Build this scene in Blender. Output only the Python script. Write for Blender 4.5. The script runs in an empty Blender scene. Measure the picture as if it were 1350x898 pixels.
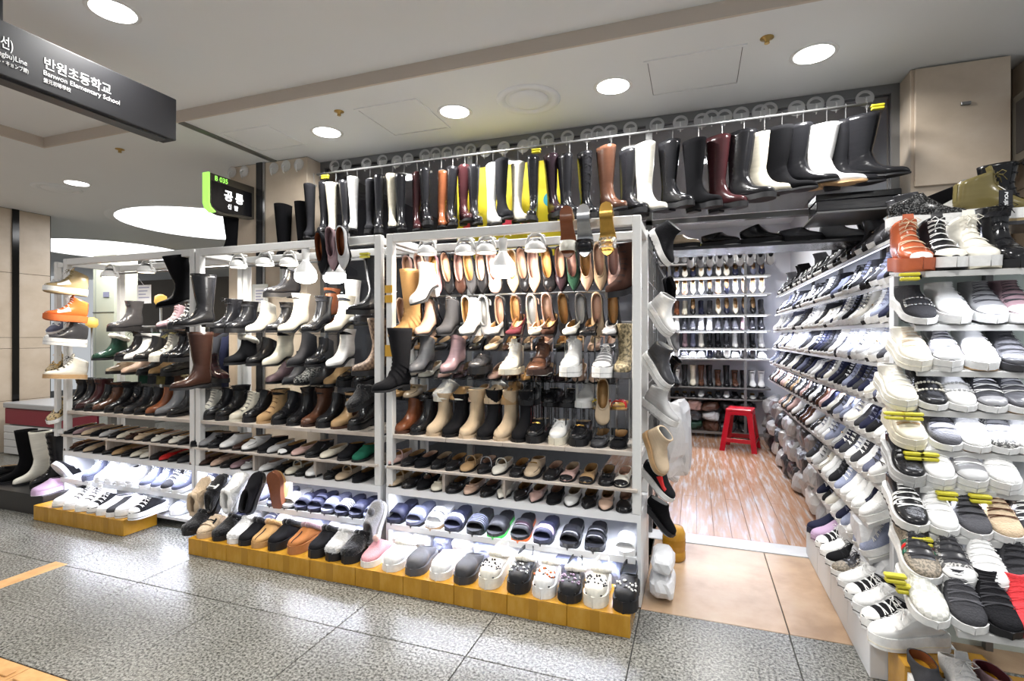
import bpy, bmesh, math, random
from mathutils import Vector, Matrix
random.seed(7)
SC = bpy.context.scene
COL = SC.collection
R = math.radians

# ---------------------------------------------------------------- camera, world, exposure
F, CX, HV, EYE, TH = 682.0, 675.0, 444.0, 1.25, R(19.54)      # focal length (px of 1350), principal x, horizon row, eye height, yaw
CT, ST = math.cos(TH), math.sin(TH)
cd = bpy.data.cameras.new('camera'); cam = bpy.data.objects.new('camera', cd); COL.objects.link(cam)
cd.sensor_width = 36; cd.lens = F / 1350 * 36; cd.shift_y = -(449 - HV) / 1350; cd.clip_start = .05
cam.location = (0, 0, EYE); cam.rotation_euler = (R(90), 0, TH)
SC.camera = cam
w = bpy.data.worlds.new('world'); SC.world = w; w.use_nodes = True
w.node_tree.nodes['Background'].inputs[0].default_value = (.92, .96, 1, 1)
w.node_tree.nodes['Background'].inputs[1].default_value = .55
SC.cycles.transparent_max_bounces = 32
SC.view_settings.view_transform = 'Standard'; SC.view_settings.look = 'None'
SC.view_settings.exposure = 0.0; SC.view_settings.gamma = 1; SC.view_settings.use_curve_mapping = False
DOWNLIGHT_W, LED_W, CLIP_W = 19.0, 7.5, 2.4

def ray(u, v):
    a = (u - CX) / F
    return (a * CT - ST, a * ST + CT, -(v - HV) / F)
def xat(u, Y):                       # world X of picture column u on the upright plane at depth Y
    d = ray(u, HV); return d[0] / d[1] * Y
def zat(u, v, Y):                    # height of picture point on that plane
    d = ray(u, v); return EYE + d[2] / d[1] * Y
def yatx(u, X):                      # depth of picture column u on the upright plane at X
    d = ray(u, HV); return d[1] / d[0] * X

# ---------------------------------------------------------------- materials
MATS = {}
def nodes_mat(name):
    m = bpy.data.materials.new(name); m.use_nodes = True
    return m, m.node_tree, m.node_tree.nodes['Principled BSDF']
def link(nt, a, b): nt.links.new(a, b)
PAL = {'black': (.012, .012, .014), 'jet': (.005, .005, .006), 'charcoal': (.045, .045, .05), 'dark grey': (.09, .09, .1), 'grey': (.25, .25, .26),
 'light grey': (.5, .5, .5), 'white': (.82, .82, .81), 'cream': (.76, .71, .58), 'ivory': (.8, .77, .68), 'beige': (.58, .45, .31), 'tan': (.47, .3, .15),
 'camel': (.52, .31, .13), 'cognac': (.2, .066, .028), 'brown': (.085, .037, .022), 'dark brown': (.04, .018, .013), 'burgundy': (.045, .014, .016), 'maroon': (.07, .014, .02),
 'mauve': (.3, .2, .22), 'lilac': (.5, .36, .52), 'pink': (.65, .33, .37), 'nude': (.68, .47, .36), 'rose': (.6, .4, .36), 'red': (.6, .02, .02), 'coral red': (.75, .06, .07),
 'orange': (.66, .15, .035), 'rust': (.42, .1, .04), 'olive': (.16, .13, .05), 'khaki': (.36, .27, .14), 'green': (.02, .13, .08), 'dark green': (.02, .06, .04),
 'navy': (.018, .02, .045), 'slate': (.14, .15, .22), 'silver': (.45, .45, .46), 'pewter': (.16, .16, .17), 'gold': (.6, .35, .08), 'yellow': (.75, .55, .02), 'chestnut': (.42, .17, .06),
 'bright green': (.05, .5, .08), 'plum': (.028, .016, .022), 'blue grey': (.3, .33, .45)}
FIN = {'leather': (.22, .36, 26, .10), 'suede': (.95, .1, 220, .12), 'patent': (.16, .45, 8, .015), 'fabric': (.9, .15, 300, .08), 'rubber': (.55, .4, 60, .03), 'knit': (.92, .12, 160, .3),
       'fur': (1, .05, 120, 1.0), 'metal': (.25, .5, 30, .02), 'crinkle': (.3, .5, 14, .5)}
def M(colour, fin='leather'):
    key = colour + ' ' + fin
    if key in MATS: return MATS[key]
    m, nt, b = nodes_mat(key); MATS[key] = m
    c = PAL[colour]; rough, spec, sc, bump = FIN[fin]
    tc = nt.nodes.new('ShaderNodeTexCoord')
    n = nt.nodes.new('ShaderNodeTexNoise'); n.inputs['Scale'].default_value = sc; n.inputs['Detail'].default_value = 2
    if fin in ('leather', 'patent'):      # fine sideways creases
        mp = nt.nodes.new('ShaderNodeMapping'); mp.inputs['Scale'].default_value = (.45, .45, 2.4); link(nt, tc.outputs['Object'], mp.inputs['Vector']); link(nt, mp.outputs['Vector'], n.inputs['Vector'])
    else: link(nt, tc.outputs['Object'], n.inputs['Vector'])
    mix = nt.nodes.new('ShaderNodeMix'); mix.data_type = 'RGBA'
    mix.inputs['A'].default_value = (*[k * .82 for k in c], 1); mix.inputs['B'].default_value = (*[min(1, k * 1.15) for k in c], 1)
    link(nt, n.outputs['Fac'], mix.inputs['Factor']); link(nt, mix.outputs['Result'], b.inputs['Base Color'])
    bp = nt.nodes.new('ShaderNodeBump'); bp.inputs['Strength'].default_value = min(1, bump * 2); bp.inputs['Distance'].default_value = .004
    link(nt, n.outputs['Fac'], bp.inputs['Height']); link(nt, bp.outputs['Normal'], b.inputs['Normal'])
    b.inputs['Roughness'].default_value = rough; b.inputs['Specular IOR Level'].default_value = spec
    if fin == 'metal': b.inputs['Metallic'].default_value = .85
    if fin == 'fur': b.inputs['Sheen Weight'].default_value = .4
    return m
def flat(name, c, rough=.6, metal=0, emit=None, es=0, bump=0, sc=20, vary=.0):
    if name in MATS: return MATS[name]
    m, nt, b = nodes_mat(name); MATS[name] = m
    b.inputs['Base Color'].default_value = (*c, 1); b.inputs['Roughness'].default_value = rough; b.inputs['Metallic'].default_value = metal
    if emit: b.inputs['Emission Color'].default_value = (*emit, 1); b.inputs['Emission Strength'].default_value = es
    if bump or vary:
        tc = nt.nodes.new('ShaderNodeTexCoord'); n = nt.nodes.new('ShaderNodeTexNoise'); n.inputs['Scale'].default_value = sc; n.inputs['Detail'].default_value = 4
        link(nt, tc.outputs['Object'], n.inputs['Vector'])
        if bump:
            bp = nt.nodes.new('ShaderNodeBump'); bp.inputs['Strength'].default_value = bump; bp.inputs['Distance'].default_value = .01
            link(nt, n.outputs['Fac'], bp.inputs['Height']); link(nt, bp.outputs['Normal'], b.inputs['Normal'])
        if vary:
            mix = nt.nodes.new('ShaderNodeMix'); mix.data_type = 'RGBA'
            mix.inputs['A'].default_value = (*[k * (1 - vary) for k in c], 1); mix.inputs['B'].default_value = (*[min(1, k * (1 + vary)) for k in c], 1)
            link(nt, n.outputs['Fac'], mix.inputs['Factor']); link(nt, mix.outputs['Result'], b.inputs['Base Color'])
    return m
def clear_mat(name, tint, gloss, rough, crinkle=0, sc=30):
    if name in MATS: return MATS[name]
    m = bpy.data.materials.new(name); m.use_nodes = True; MATS[name] = m
    nt = m.node_tree; nt.nodes.clear()
    o = nt.nodes.new('ShaderNodeOutputMaterial'); t = nt.nodes.new('ShaderNodeBsdfTransparent'); t.inputs[0].default_value = (*tint, 1)
    g = nt.nodes.new('ShaderNodeBsdfGlossy'); g.inputs['Roughness'].default_value = rough; g.inputs[0].default_value = (1, 1, 1, 1)
    mx = nt.nodes.new('ShaderNodeMixShader'); lw = nt.nodes.new('ShaderNodeLayerWeight'); lw.inputs[0].default_value = gloss
    link(nt, lw.outputs['Fresnel'], mx.inputs[0]); link(nt, t.outputs[0], mx.inputs[1]); link(nt, g.outputs[0], mx.inputs[2]); link(nt, mx.outputs[0], o.inputs[0])
    if crinkle:
        tc = nt.nodes.new('ShaderNodeTexCoord'); n = nt.nodes.new('ShaderNodeTexNoise'); n.inputs['Scale'].default_value = sc; n.inputs['Detail'].default_value = 3
        link(nt, tc.outputs['Object'], n.inputs['Vector']); bp = nt.nodes.new('ShaderNodeBump'); bp.inputs['Strength'].default_value = crinkle; bp.inputs['Distance'].default_value = .02
        link(nt, n.outputs['Fac'], bp.inputs['Height'])
        for k in (g, lw): link(nt, bp.outputs['Normal'], k.inputs['Normal'])
    return m
def check_mat(name, c1, c2, scale, rough=.6):
    if name in MATS: return MATS[name]
    m, nt, b = nodes_mat(name); MATS[name] = m
    tc = nt.nodes.new('ShaderNodeTexCoord'); ch = nt.nodes.new('ShaderNodeTexChecker'); ch.inputs['Scale'].default_value = scale
    ch.inputs[1].default_value = (*c1, 1); ch.inputs[2].default_value = (*c2, 1)
    link(nt, tc.outputs['Object'], ch.inputs[0]); link(nt, ch.outputs[0], b.inputs['Base Color']); b.inputs['Roughness'].default_value = rough
    return m
def blotch_mat(name, c1, c2, scale, lo=.48, hi=.52, rough=.6):
    if name in MATS: return MATS[name]
    m, nt, b = nodes_mat(name); MATS[name] = m
    tc = nt.nodes.new('ShaderNodeTexCoord'); n = nt.nodes.new('ShaderNodeTexNoise'); n.inputs['Scale'].default_value = scale; n.inputs['Detail'].default_value = 3
    cr = nt.nodes.new('ShaderNodeValToRGB'); cr.color_ramp.elements[0].position = lo; cr.color_ramp.elements[1].position = hi
    cr.color_ramp.elements[0].color = (*c1, 1); cr.color_ramp.elements[1].color = (*c2, 1)
    link(nt, tc.outputs['Object'], n.inputs['Vector']); link(nt, n.outputs['Fac'], cr.inputs[0]); link(nt, cr.outputs[0], b.inputs['Base Color']); b.inputs['Roughness'].default_value = rough
    return m
def resolve(c):                      # 'tan~suede', 'black', or a material
    if not isinstance(c, str): return c
    if '~' in c: a, f = c.split('~'); return M(a, f)
    return M(c, 'leather')

# ---------------------------------------------------------------- mesh helpers
def mesh_from(name, V, Fc, smooth=False):
    me = bpy.data.meshes.new(name); me.from_pydata(V, [], Fc)
    if smooth: me.shade_smooth()
    me.update(); return me
def crisp(me, a=58):
    me.set_sharp_from_angle(angle=R(a)); return me
def put(name, me, mat=None, parent=None, loc=(0, 0, 0), rot=(0, 0, 0), share=False):
    o = bpy.data.objects.new(name, me); COL.objects.link(o)
    o.location = loc; o.rotation_euler = rot
    if parent: o.parent = parent
    if mat is not None:
        if not me.materials: me.materials.append(None if share else mat)
        if share or me.materials[0] is not mat:
            o.material_slots[0].link = 'OBJECT'; o.material_slots[0].material = mat
    return o
def empty(name, loc=(0, 0, 0), rot=(0, 0, 0)):
    o = bpy.data.objects.new(name, None); COL.objects.link(o); o.location = loc; o.rotation_euler = rot; o.empty_display_size = .05
    return o
def tag(o, label, cat, group=None):
    o['label'] = label; o['category'] = cat
    if group: o['group'] = group
    return o
def struct(o, label=None):
    o['kind'] = 'structure'
    if label: o['label'] = label
    return o
class MB:
    def __init__(s): s.V = []; s.F = []
    def box(s, x0, x1, y0, y1, z0, z1):
        n = len(s.V); s.V += [(x, y, z) for z in (z0, z1) for y in (y0, y1) for x in (x0, x1)]
        s.F += [tuple(n + k for k in f) for f in ((0, 2, 3, 1), (4, 5, 7, 6), (0, 1, 5, 4), (2, 6, 7, 3), (0, 4, 6, 2), (1, 3, 7, 5))]; return s
    def tube(s, pts, r, n=8, caps=True):
        b = len(s.V); m = len(pts); rr = r if isinstance(r, (list, tuple)) else [r] * m
        pts = [Vector(p) for p in pts]
        for i, p in enumerate(pts):
            d = (pts[min(i + 1, m - 1)] - pts[max(i - 1, 0)]).normalized()
            a = d.orthogonal().normalized() if i == 0 else (a - d * a.dot(d)).normalized()
            c = d.cross(a)
            s.V += [tuple(p + (a * math.cos(2 * math.pi * k / n) + c * math.sin(2 * math.pi * k / n)) * rr[i]) for k in range(n)]
        for i in range(m - 1):
            for k in range(n): s.F.append((b + i * n + k, b + i * n + (k + 1) % n, b + (i + 1) * n + (k + 1) % n, b + (i + 1) * n + k))
        if caps: s.F.append(tuple(b + k for k in range(n))[::-1]); s.F.append(tuple(b + (m - 1) * n + k for k in range(n)))
        return s
    def lathe(s, prof, n=20, c=(0, 0, 0), close=True):
        b = len(s.V)
        for r, z in prof: s.V += [(c[0] + r * math.cos(2 * math.pi * k / n), c[1] + r * math.sin(2 * math.pi * k / n), c[2] + z) for k in range(n)]
        for i in range(len(prof) - 1):
            for k in range(n): s.F.append((b + i * n + k, b + i * n + (k + 1) % n, b + (i + 1) * n + (k + 1) % n, b + (i + 1) * n + k))
        if close: s.F.append(tuple(b + k for k in range(n))[::-1]); s.F.append(tuple(b + (len(prof) - 1) * n + k for k in range(n)))
        return s
    def prism(s, poly, z0, z1):          # polygon in xy
        b = len(s.V); n = len(poly); s.V += [(x, y, z0) for x, y in poly] + [(x, y, z1) for x, y in poly]
        s.F.append(tuple(b + k for k in range(n))[::-1]); s.F.append(tuple(b + n + k for k in range(n)))
        s.F += [(b + k, b + (k + 1) % n, b + n + (k + 1) % n, b + n + k) for k in range(n)]; return s
    def blob(s, c, r, nu=8, nv=5):
        b = len(s.V)
        rx, ry, rz = r if isinstance(r, (tuple, list)) else (r, r, r)
        s.V.append((c[0], c[1], c[2] + rz))
        for i in range(1, nv):
            t = math.pi * i / nv
            s.V += [(c[0] + rx * math.sin(t) * math.cos(2 * math.pi * k / nu), c[1] + ry * math.sin(t) * math.sin(2 * math.pi * k / nu), c[2] + rz * math.cos(t)) for k in range(nu)]
        s.V.append((c[0], c[1], c[2] - rz)); e = len(s.V) - 1
        for k in range(nu):
            s.F.append((b, b + 1 + k, b + 1 + (k + 1) % nu)); s.F.append((e, b + 1 + (nv - 2) * nu + (k + 1) % nu, b + 1 + (nv - 2) * nu + k))
            for i in range(nv - 2): q = b + 1 + i * nu; s.F.append((q + k, q + nu + k, q + nu + (k + 1) % nu, q + (k + 1) % nu))
        return s
    def mesh(s, name='m', smooth=False): return mesh_from(name, s.V, s.F, smooth)
    def put(s, name, mat, parent=None, smooth=False, loc=(0, 0, 0), rot=(0, 0, 0)): return put(name, s.mesh(name, smooth), mat, parent, loc, rot)
def bevel(o, wdt=.004, seg=2):
    m = o.modifiers.new('bevel', 'BEVEL'); m.width = wdt; m.segments = seg; m.limit_method = 'ANGLE'; return o
def area(name, loc, rot, sx, sy, watts, col=(1, 1, 1), spread=None):
    l = bpy.data.lights.new(name, 'AREA'); l.shape = 'RECTANGLE'; l.size = sx; l.size_y = sy; l.energy = watts; l.color = col
    if spread: l.spread = spread
    o = bpy.data.objects.new(name, l); COL.objects.link(o); o.location = loc; o.rotation_euler = rot; return o
def point(name, loc, watts, col, r=.03, parent=None):
    l = bpy.data.lights.new(name, 'POINT'); l.energy = watts; l.color = col; l.shadow_soft_size = r
    o = bpy.data.objects.new(name, l); COL.objects.link(o); o.location = loc
    if parent: o.parent = parent
    return o
def text(name, s, size, mat, parent, loc, rot, bold=0.0, depth=.0008, sx=1.0, fit=None):
    c = bpy.data.curves.new(name, 'FONT'); c.body = s; c.size = size; c.extrude = depth; c.offset = bold
    t = bpy.data.objects.new(name, c); COL.objects.link(t)
    me = bpy.data.meshes.new_from_object(t.evaluated_get(bpy.context.evaluated_depsgraph_get()))
    bpy.data.objects.remove(t); me.materials.clear()
    o = put(name, me, mat, parent, loc, rot)
    xs = [v.co.x for v in me.vertices]; o.scale.x = (fit / (max(xs) - min(xs))) if fit else sx; return o

# ---------------------------------------------------------------- shoe workshop
# profile coordinates: a runs from the heel (0) to the toe (L), z up; in the mesh the toe points to -y
FT = {'round': [(0, 0), (.015, .06), (.05, .098), (.12, .123), (.25, .127), (.4, .126), (.55, .146), (.68, .168), (.78, .171), (.87, .155), (.94, .117), (.98, .068), (1, 0)],
      'point': [(0, 0), (.015, .06), (.05, .095), (.12, .115), (.25, .117), (.4, .118), (.55, .142), (.66, .16), (.76, .148), (.86, .1), (.94, .052), (.985, .02), (1, 0)],
      'almond': [(0, 0), (.015, .06), (.05, .096), (.12, .12), (.25, .122), (.4, .122), (.55, .144), (.68, .165), (.78, .16), (.87, .128), (.94, .083), (.98, .045), (1, 0)],
      'square': [(0, 0), (.015, .06), (.05, .098), (.12, .123), (.25, .127), (.4, .126), (.55, .146), (.68, .166), (.78, .168), (.87, .155), (.94, .138), (.985, .11), (1, 0)]}
def foot(toe, t):
    T = FT[toe]; t = max(0, min(1, t))
    for (a, b), (c, d) in zip(T, T[1:]):
        if t <= c: return b + (d - b) * (t - a) / (c - a)
    return 0
def sm(x): x = max(0, min(1, x)); return x * x * (3 - 2 * x)
NR = 16
class Last:
    """one shoe body swept from toe to collar; parts are cut from its rings"""
    def __init__(s, st, L=.25, toe='round', wf=1.0, lift=0, th=.01, e=2.4, eb=3.4, sub=2):
        s.L, s.toe, s.wf, s.lift, s.th = L, toe, wf, lift, th
        k = L / .26
        pts = [[p[0] * k, p[1], p[2] * k, p[3], (p[4] if len(p) > 4 and p[4] else None)] for p in st]
        for p in pts:
            if p[4] is None: p[4] = foot(toe, (p[0] + p[2]) / 2 / L) * L * wf
        out = []
        n = len(pts)
        for i in range(n - 1):
            q = [pts[max(i - 1, 0)], pts[i], pts[i + 1], pts[min(i + 2, n - 1)]]
            for j in range(sub):
                t = j / sub
                out.append([.5 * (2 * q[1][m] + (q[2][m] - q[0][m]) * t + (2 * q[0][m] - 5 * q[1][m] + 4 * q[2][m] - q[3][m]) * t * t + (3 * q[1][m] - q[0][m] - 3 * q[2][m] + q[3][m]) * t ** 3) for m in range(5)])
        out.append(pts[-1]); s.st = out
        s.e, s.eb = e, eb
        s.rings = [s.ring(p) for p in out]; s.n = len(out); s.sub = sub
    def up(s, a, z=0): return max(s.lift * (1 - sm((a / s.L - .22) / .45)), s.lift * sm((z - .07) / .06) if s.lift else 0)
    def ring(s, p):
        pa, pz, qa, qz, w = p; r = []
        pz2, qz2 = pz + s.up(pa, pz), qz + s.up(qa, qz)
        for j in range(NR):
            t = 2 * math.pi * j / NR; c, q = math.cos(t), math.sin(t)
            k = math.copysign(abs(c) ** (2 / (s.e if c > 0 else s.eb)), c); l = math.copysign(abs(q) ** (2 / s.e), q)
            a = (pa + qa) / 2 + (pa - qa) / 2 * k; z = (pz2 + qz2) / 2 + (pz2 - qz2) / 2 * k
            r.append((max(-w, min(w, w * l)), s.L / 2 - a, z + s.th))
        return r
    def at(s, i, j, off=0):              # point at fractional ring / column, pushed outwards
        i = max(0, min(s.n - 1.001, i)); i0 = int(i); f = i - i0; j0 = math.floor(j); g = j - j0
        def P(a, b): return Vector(s.rings[a][b % NR])
        p = (P(i0, j0) * (1 - g) + P(i0, j0 + 1) * g) * (1 - f) + (P(i0 + 1, j0) * (1 - g) + P(i0 + 1, j0 + 1) * g) * f
        if off:
            c0 = sum((Vector(q) for q in s.rings[i0]), Vector()) / NR; c1 = sum((Vector(q) for q in s.rings[i0 + 1]), Vector()) / NR
            d = p - (c0 * (1 - f) + c1 * f)
            if d.length > 1e-6: p = p + d.normalized() * off
        return p
    def upper(s, rim=.9):
        V = [q for r in s.rings for q in r]; Fc = []
        for i in range(s.n - 1):
            for j in range(NR): Fc.append((i * NR + j, (i + 1) * NR + j, (i + 1) * NR + (j + 1) % NR, i * NR + (j + 1) % NR))
        V.append(tuple(sum((Vector(q) for q in s.rings[0]), Vector()) / NR)); t = len(V) - 1
        Fc += [(j, (j + 1) % NR, t) for j in range(NR)]
        b = len(V); V += s.inner(rim); e = (s.n - 1) * NR
        Fc += [(e + j, b + j, b + (j + 1) % NR, e + (j + 1) % NR) for j in range(NR)]
        return mesh_from('upper', V, Fc, True)
    def inner(s, rim):
        r = s.rings[-1]; c = sum((Vector(q) for q in r), Vector()) / NR
        return [tuple(c + (Vector(q) - c) * rim) for q in r]
    def lining(s, rim=.9, deep=None):    # inside of the opening down to the insole (or a shallow plug for tall shafts)
        r = s.inner(rim); V = list(r); mid = []
        c = sum((Vector(q) for q in r), Vector()) / NR
        for x, y, z in r:
            a = s.L / 2 - y; a2 = min(max(a, .012), s.L * .97)
            zz = (z - deep) if deep else s.th + s.up(a2) + .0095
            mid.append((x * (.95 if deep else .9), y * (1 if deep else .985), min(z - .002, zz)))
        V += mid; h = NR // 2
        Fc = [(j, NR + j, NR + (j + 1) % NR, (j + 1) % NR) for j in range(NR)] + [(NR, NR + 1, 2 * NR - 1), (NR + h, NR + h + 1, NR + h - 1)]
        Fc += [(NR + j, NR + j + 1, 2 * NR - j - 1, 2 * NR - j) for j in range(1, h - 1)]
        return mesh_from('lining', V, Fc, True)
    def outline(s, grow=0.0, n=13, a0=0, a1=1):
        ts = [a0 + (a1 - a0) * (.5 - .5 * math.cos(math.pi * k / n)) for k in range(n + 1)]
        R_ = [(t * s.L + (grow if t > .5 else -grow) * (1 if t in (0, 1) else 0), foot(s.toe, t) * s.L * s.wf + grow * (0 if t in (0, 1) else 1)) for t in ts]
        return R_
    def sole(s, thick_toe, thick_heel=None, lip=.004, grow=.002, teeth=0, z_off=0.0, rocker=.0):
        """slab that follows the sole line; z of the top is th+lift+lip, the bottom reaches down"""
        th2 = thick_toe if thick_heel is None else thick_heel
        o = s.outline(grow, 24 if teeth else 22); V = []; Fc = []; n = len(o)
        for k, (a, w) in enumerate(o):
            t = max(0, min(1, a / s.L)); g = s.up(a)
            th = th2 + (thick_toe - th2) * sm((t - .3) / .4)
            zt = s.th + g + lip + z_off; zb = s.th + g - th + z_off + rocker * max(0, (t - .8) / .2) ** 2
            d = teeth if k % 2 and 0 < k < n - 1 else 0
            y = s.L / 2 - a
            V += [(-w, y, zt), (-w - .001 + d, y, zb), (w + .001 - d, y, zb), (w, y, zt)]
        for k in range(n - 1):
            b = k * 4; c = b + 4
            Fc += [(b, c, c + 1, b + 1), (b + 1, c + 1, c + 2, b + 2), (b + 2, c + 2, c + 3, b + 3), (b + 3, c + 3, c, b)]
        return crisp(mesh_from('sole', V, Fc, True))
    def heel(s, a1=.06, top=1.0, bottom=.8, slope=0.0, ground=0.0):
        V = []; Fc = []; o = s.outline(.001, 6, 0, a1 / s.L); n = len(o)
        for a, w in o: V += [(-w * top, s.L / 2 - a, s.th + s.up(a) - .002), (w * top, s.L / 2 - a, s.th + s.up(a) - .002)]
        for a, w in o:
            aa = .03 * (1 - bottom) + a * bottom + slope
            V += [(-w * bottom, s.L / 2 - aa, ground), (w * bottom, s.L / 2 - aa, ground)]
        m = 2 * n
        for k in range(n - 1):
            b = 2 * k; Fc += [(b, b + 2, m + b + 2, m + b), (b + 1, m + b + 1, m + b + 3, b + 3), (m + b, m + b + 2, m + b + 3, m + b + 1), (b, b + 1, b + 3, b + 2)]
        Fc += [(0, m, m + 1, 1), (m - 2, m - 1, 2 * m - 1, 2 * m - 2)]
        return crisp(mesh_from('heel', V, Fc, True))
    def patch(s, i0, i1, j0, j1, off=.0015, ni=6, nj=8, mb=None, skew=0):
        m = mb or MB(); b = len(m.V)
        for k in range(ni + 1):
            for l in range(nj + 1):
                f = l / nj
                i = i0 + (i1 - i0) * k / ni + skew * (f - .5) * 2
                m.V.append(tuple(s.at(i, j0 + (j1 - j0) * f, off)))
        for k in range(ni):
            for l in range(nj): q = b + k * (nj + 1) + l; m.F.append((q, q + 1, q + nj + 2, q + nj + 1))
        return m
    def laces(s, i0, i1, n, half=2.2, wd=.16, off=.004, cross=.0, bow=False):
        m = MB()
        for k in range(n):
            i = i0 + (i1 - i0) * k / max(1, n - 1)
            h = half * (1 - .12 * k / n)
            s.patch(i - wd, i + wd, -h, h, off, 1, 6, m, cross)
            if cross: s.patch(i - wd, i + wd, -h, h, off + .0012, 1, 6, m, -cross)
        if bow:
            p = s.at(i1, 0, off + .004)
            for sx in (-1, 1):
                m.tube([p, p + Vector((sx * .016, -.010, .010)), p + Vector((sx * .03, -.016, 0)), p + Vector((sx * .018, -.012, -.008)), p], .0016, 4)
                m.tube([p, p + Vector((sx * .012, -.016, -.012)), p + Vector((sx * .02, -.022, -.028))], .0015, 4)
        return m.mesh('laces', True)
    def trim(s, r=.009, lump=.25, dz=0, n=20, sq=1.0, seed=1):
        rnd = random.Random(seed); m = MB(); ring = [Vector(q) for q in s.rings[-1]]
        pts = []; k = 24
        for i in range(k + 1):
            j = i / k * NR; j0 = int(j) % NR; f = j - int(j); pts.append(ring[j0] * (1 - f) + ring[(j0 + 1) % NR] * f + Vector((0, 0, dz)))
        m.tube(pts, [r * (1 + lump * rnd.uniform(-1, 1)) for _ in pts[:-1]] + [r], 7)
        return m.mesh('fur_trim', True)
    def studs(s, spots, r=.004, off=.002, flatn=.5):
        m = MB()
        for i, j, q in spots:
            p = s.at(i, j, off); m.blob(p, (r * q, r * q, r * q * flatn if flatn < 1 else r * q), 6, 4)
        return m.mesh('studs', True)
def arch(L, a0, a1, w0, w1, h0, h1, z0, th=.005, n=10, open_front=True):
    """a band over the foot: half tube from side to side"""
    V = []; Fc = []
    for a, w_, h in ((a0, w0, h0), (a1, w1, h1)):
        for d in (0, th):
            for k in range(n + 1):
                t = math.pi * k / n
                V.append((-(w_ - d) * math.copysign(abs(math.cos(t)) ** .7, math.cos(t)), L / 2 - a, z0 + (h - d) * math.sin(t) ** .75))
    m = n + 1
    for k in range(n):
        Fc += [(k, k + 1, 2 * m + k + 1, 2 * m + k), (m + k, 3 * m + k, 3 * m + k + 1, m + k + 1), (k, m + k, m + k + 1, k + 1), (2 * m + k, 2 * m + k + 1, 3 * m + k + 1, 3 * m + k)]
    return mesh_from('strap', V, Fc, True)

# foot shapes (for L = .26), each row: top point a, z / bottom point a, z / half width
TOE = [(.258, .012, .258, .002, .006), (.251, .028, .253, 0), (.236, .040, .239, 0), (.206, .049, .212, 0), (.176, .058, .180, 0)]
TOE_LOW = [(.258, .008, .258, .001, .005), (.250, .019, .252, 0), (.233, .027, .237, 0), (.208, .033, .214, 0)]
TOE_BIG = [(.258, .020, .258, .002, .012), (.252, .040, .254, 0), (.238, .054, .240, 0), (.208, .062, .214, 0), (.178, .068, .182, 0)]
BEND = [(.152, .072, .142, 0), (.137, .088, .098, 0, .034), (.127, .103, .046, 0, .033), (.121, .114, .012, .006, .034), (.118, .124, .002, .03, .035), (.116, .137, .004, .062, .036), (.114, .152, .010, .098, .036)]
def shaft(h, front=.116, back=.010, w=.037, wt=.045, ft=None, bt=None):
    ft = front + .012 if ft is None else ft; bt = back - .012 if bt is None else bt
    r = []
    for k in range(1, 5):
        t = k / 4; r.append((front + (ft - front) * t, .155 + (h - .155) * t, back + (bt - back) * t, .115 + (h - .115) * t, w + (wt - w) * t))
    return r
TOE_S = [(.258, .010, .258, .002, .006), (.251, .024, .253, 0), (.236, .033, .239, 0), (.206, .041, .212, 0), (.178, .051, .180, 0)]
SNEAK = TOE_S + [(.155, .071, .140, 0), (.140, .084, .085, 0, .033), (.128, .095, .030, 0, .032), (.122, .102, .006, .02, .033), (.118, .107, 0, .058, .034)]
SNEAK_HI = TOE_S + BEND[:5] + [(.117, .135, .004, .07, .036), (.116, .150, .006, .112, .037)]
FLAT = TOE_LOW + [(.196, .036, .165, 0, .039), (.189, .038, .100, 0, .034), (.185, .039, .035, 0, .031), (.183, .040, .005, .012, .032), (.181, .041, 0, .048, .032)]
PUMP = TOE_LOW + [(.200, .035, .165, 0, .037), (.195, .036, .100, 0, .033), (.192, .037, .035, 0, .029), (.190, .038, .005, .012, .030), (.189, .039, 0, .052, .030)]
LOAF = TOE_S[:4] + [(.180, .050, .172, 0), (.163, .062, .130, 0), (.155, .068, .075, 0, .034), (.150, .072, .028, 0, .032), (.147, .074, .005, .018, .033), (.145, .075, 0, .056, .033)]
CLOG = TOE_BIG + [(.160, .074, .145, 0), (.150, .078, .100, 0, .038), (.145, .080, .045, .002, .038), (.142, .081, .012, .010, .037), (.140, .082, .002, .026, .036)]
MULE = TOE_S + [(.155, .070, .140, 0), (.143, .081, .095, 0, .036), (.138, .085, .050, .002, .035), (.136, .087, .020, .012, .034), (.134, .088, .008, .020, .033)]

PROTO = {}
def proto(key):
    if key in PROTO: return PROTO[key]
    P = BUILD[key.split('/')[0]](*key.split('/')[1:]); PROTO[key] = P; return P
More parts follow.
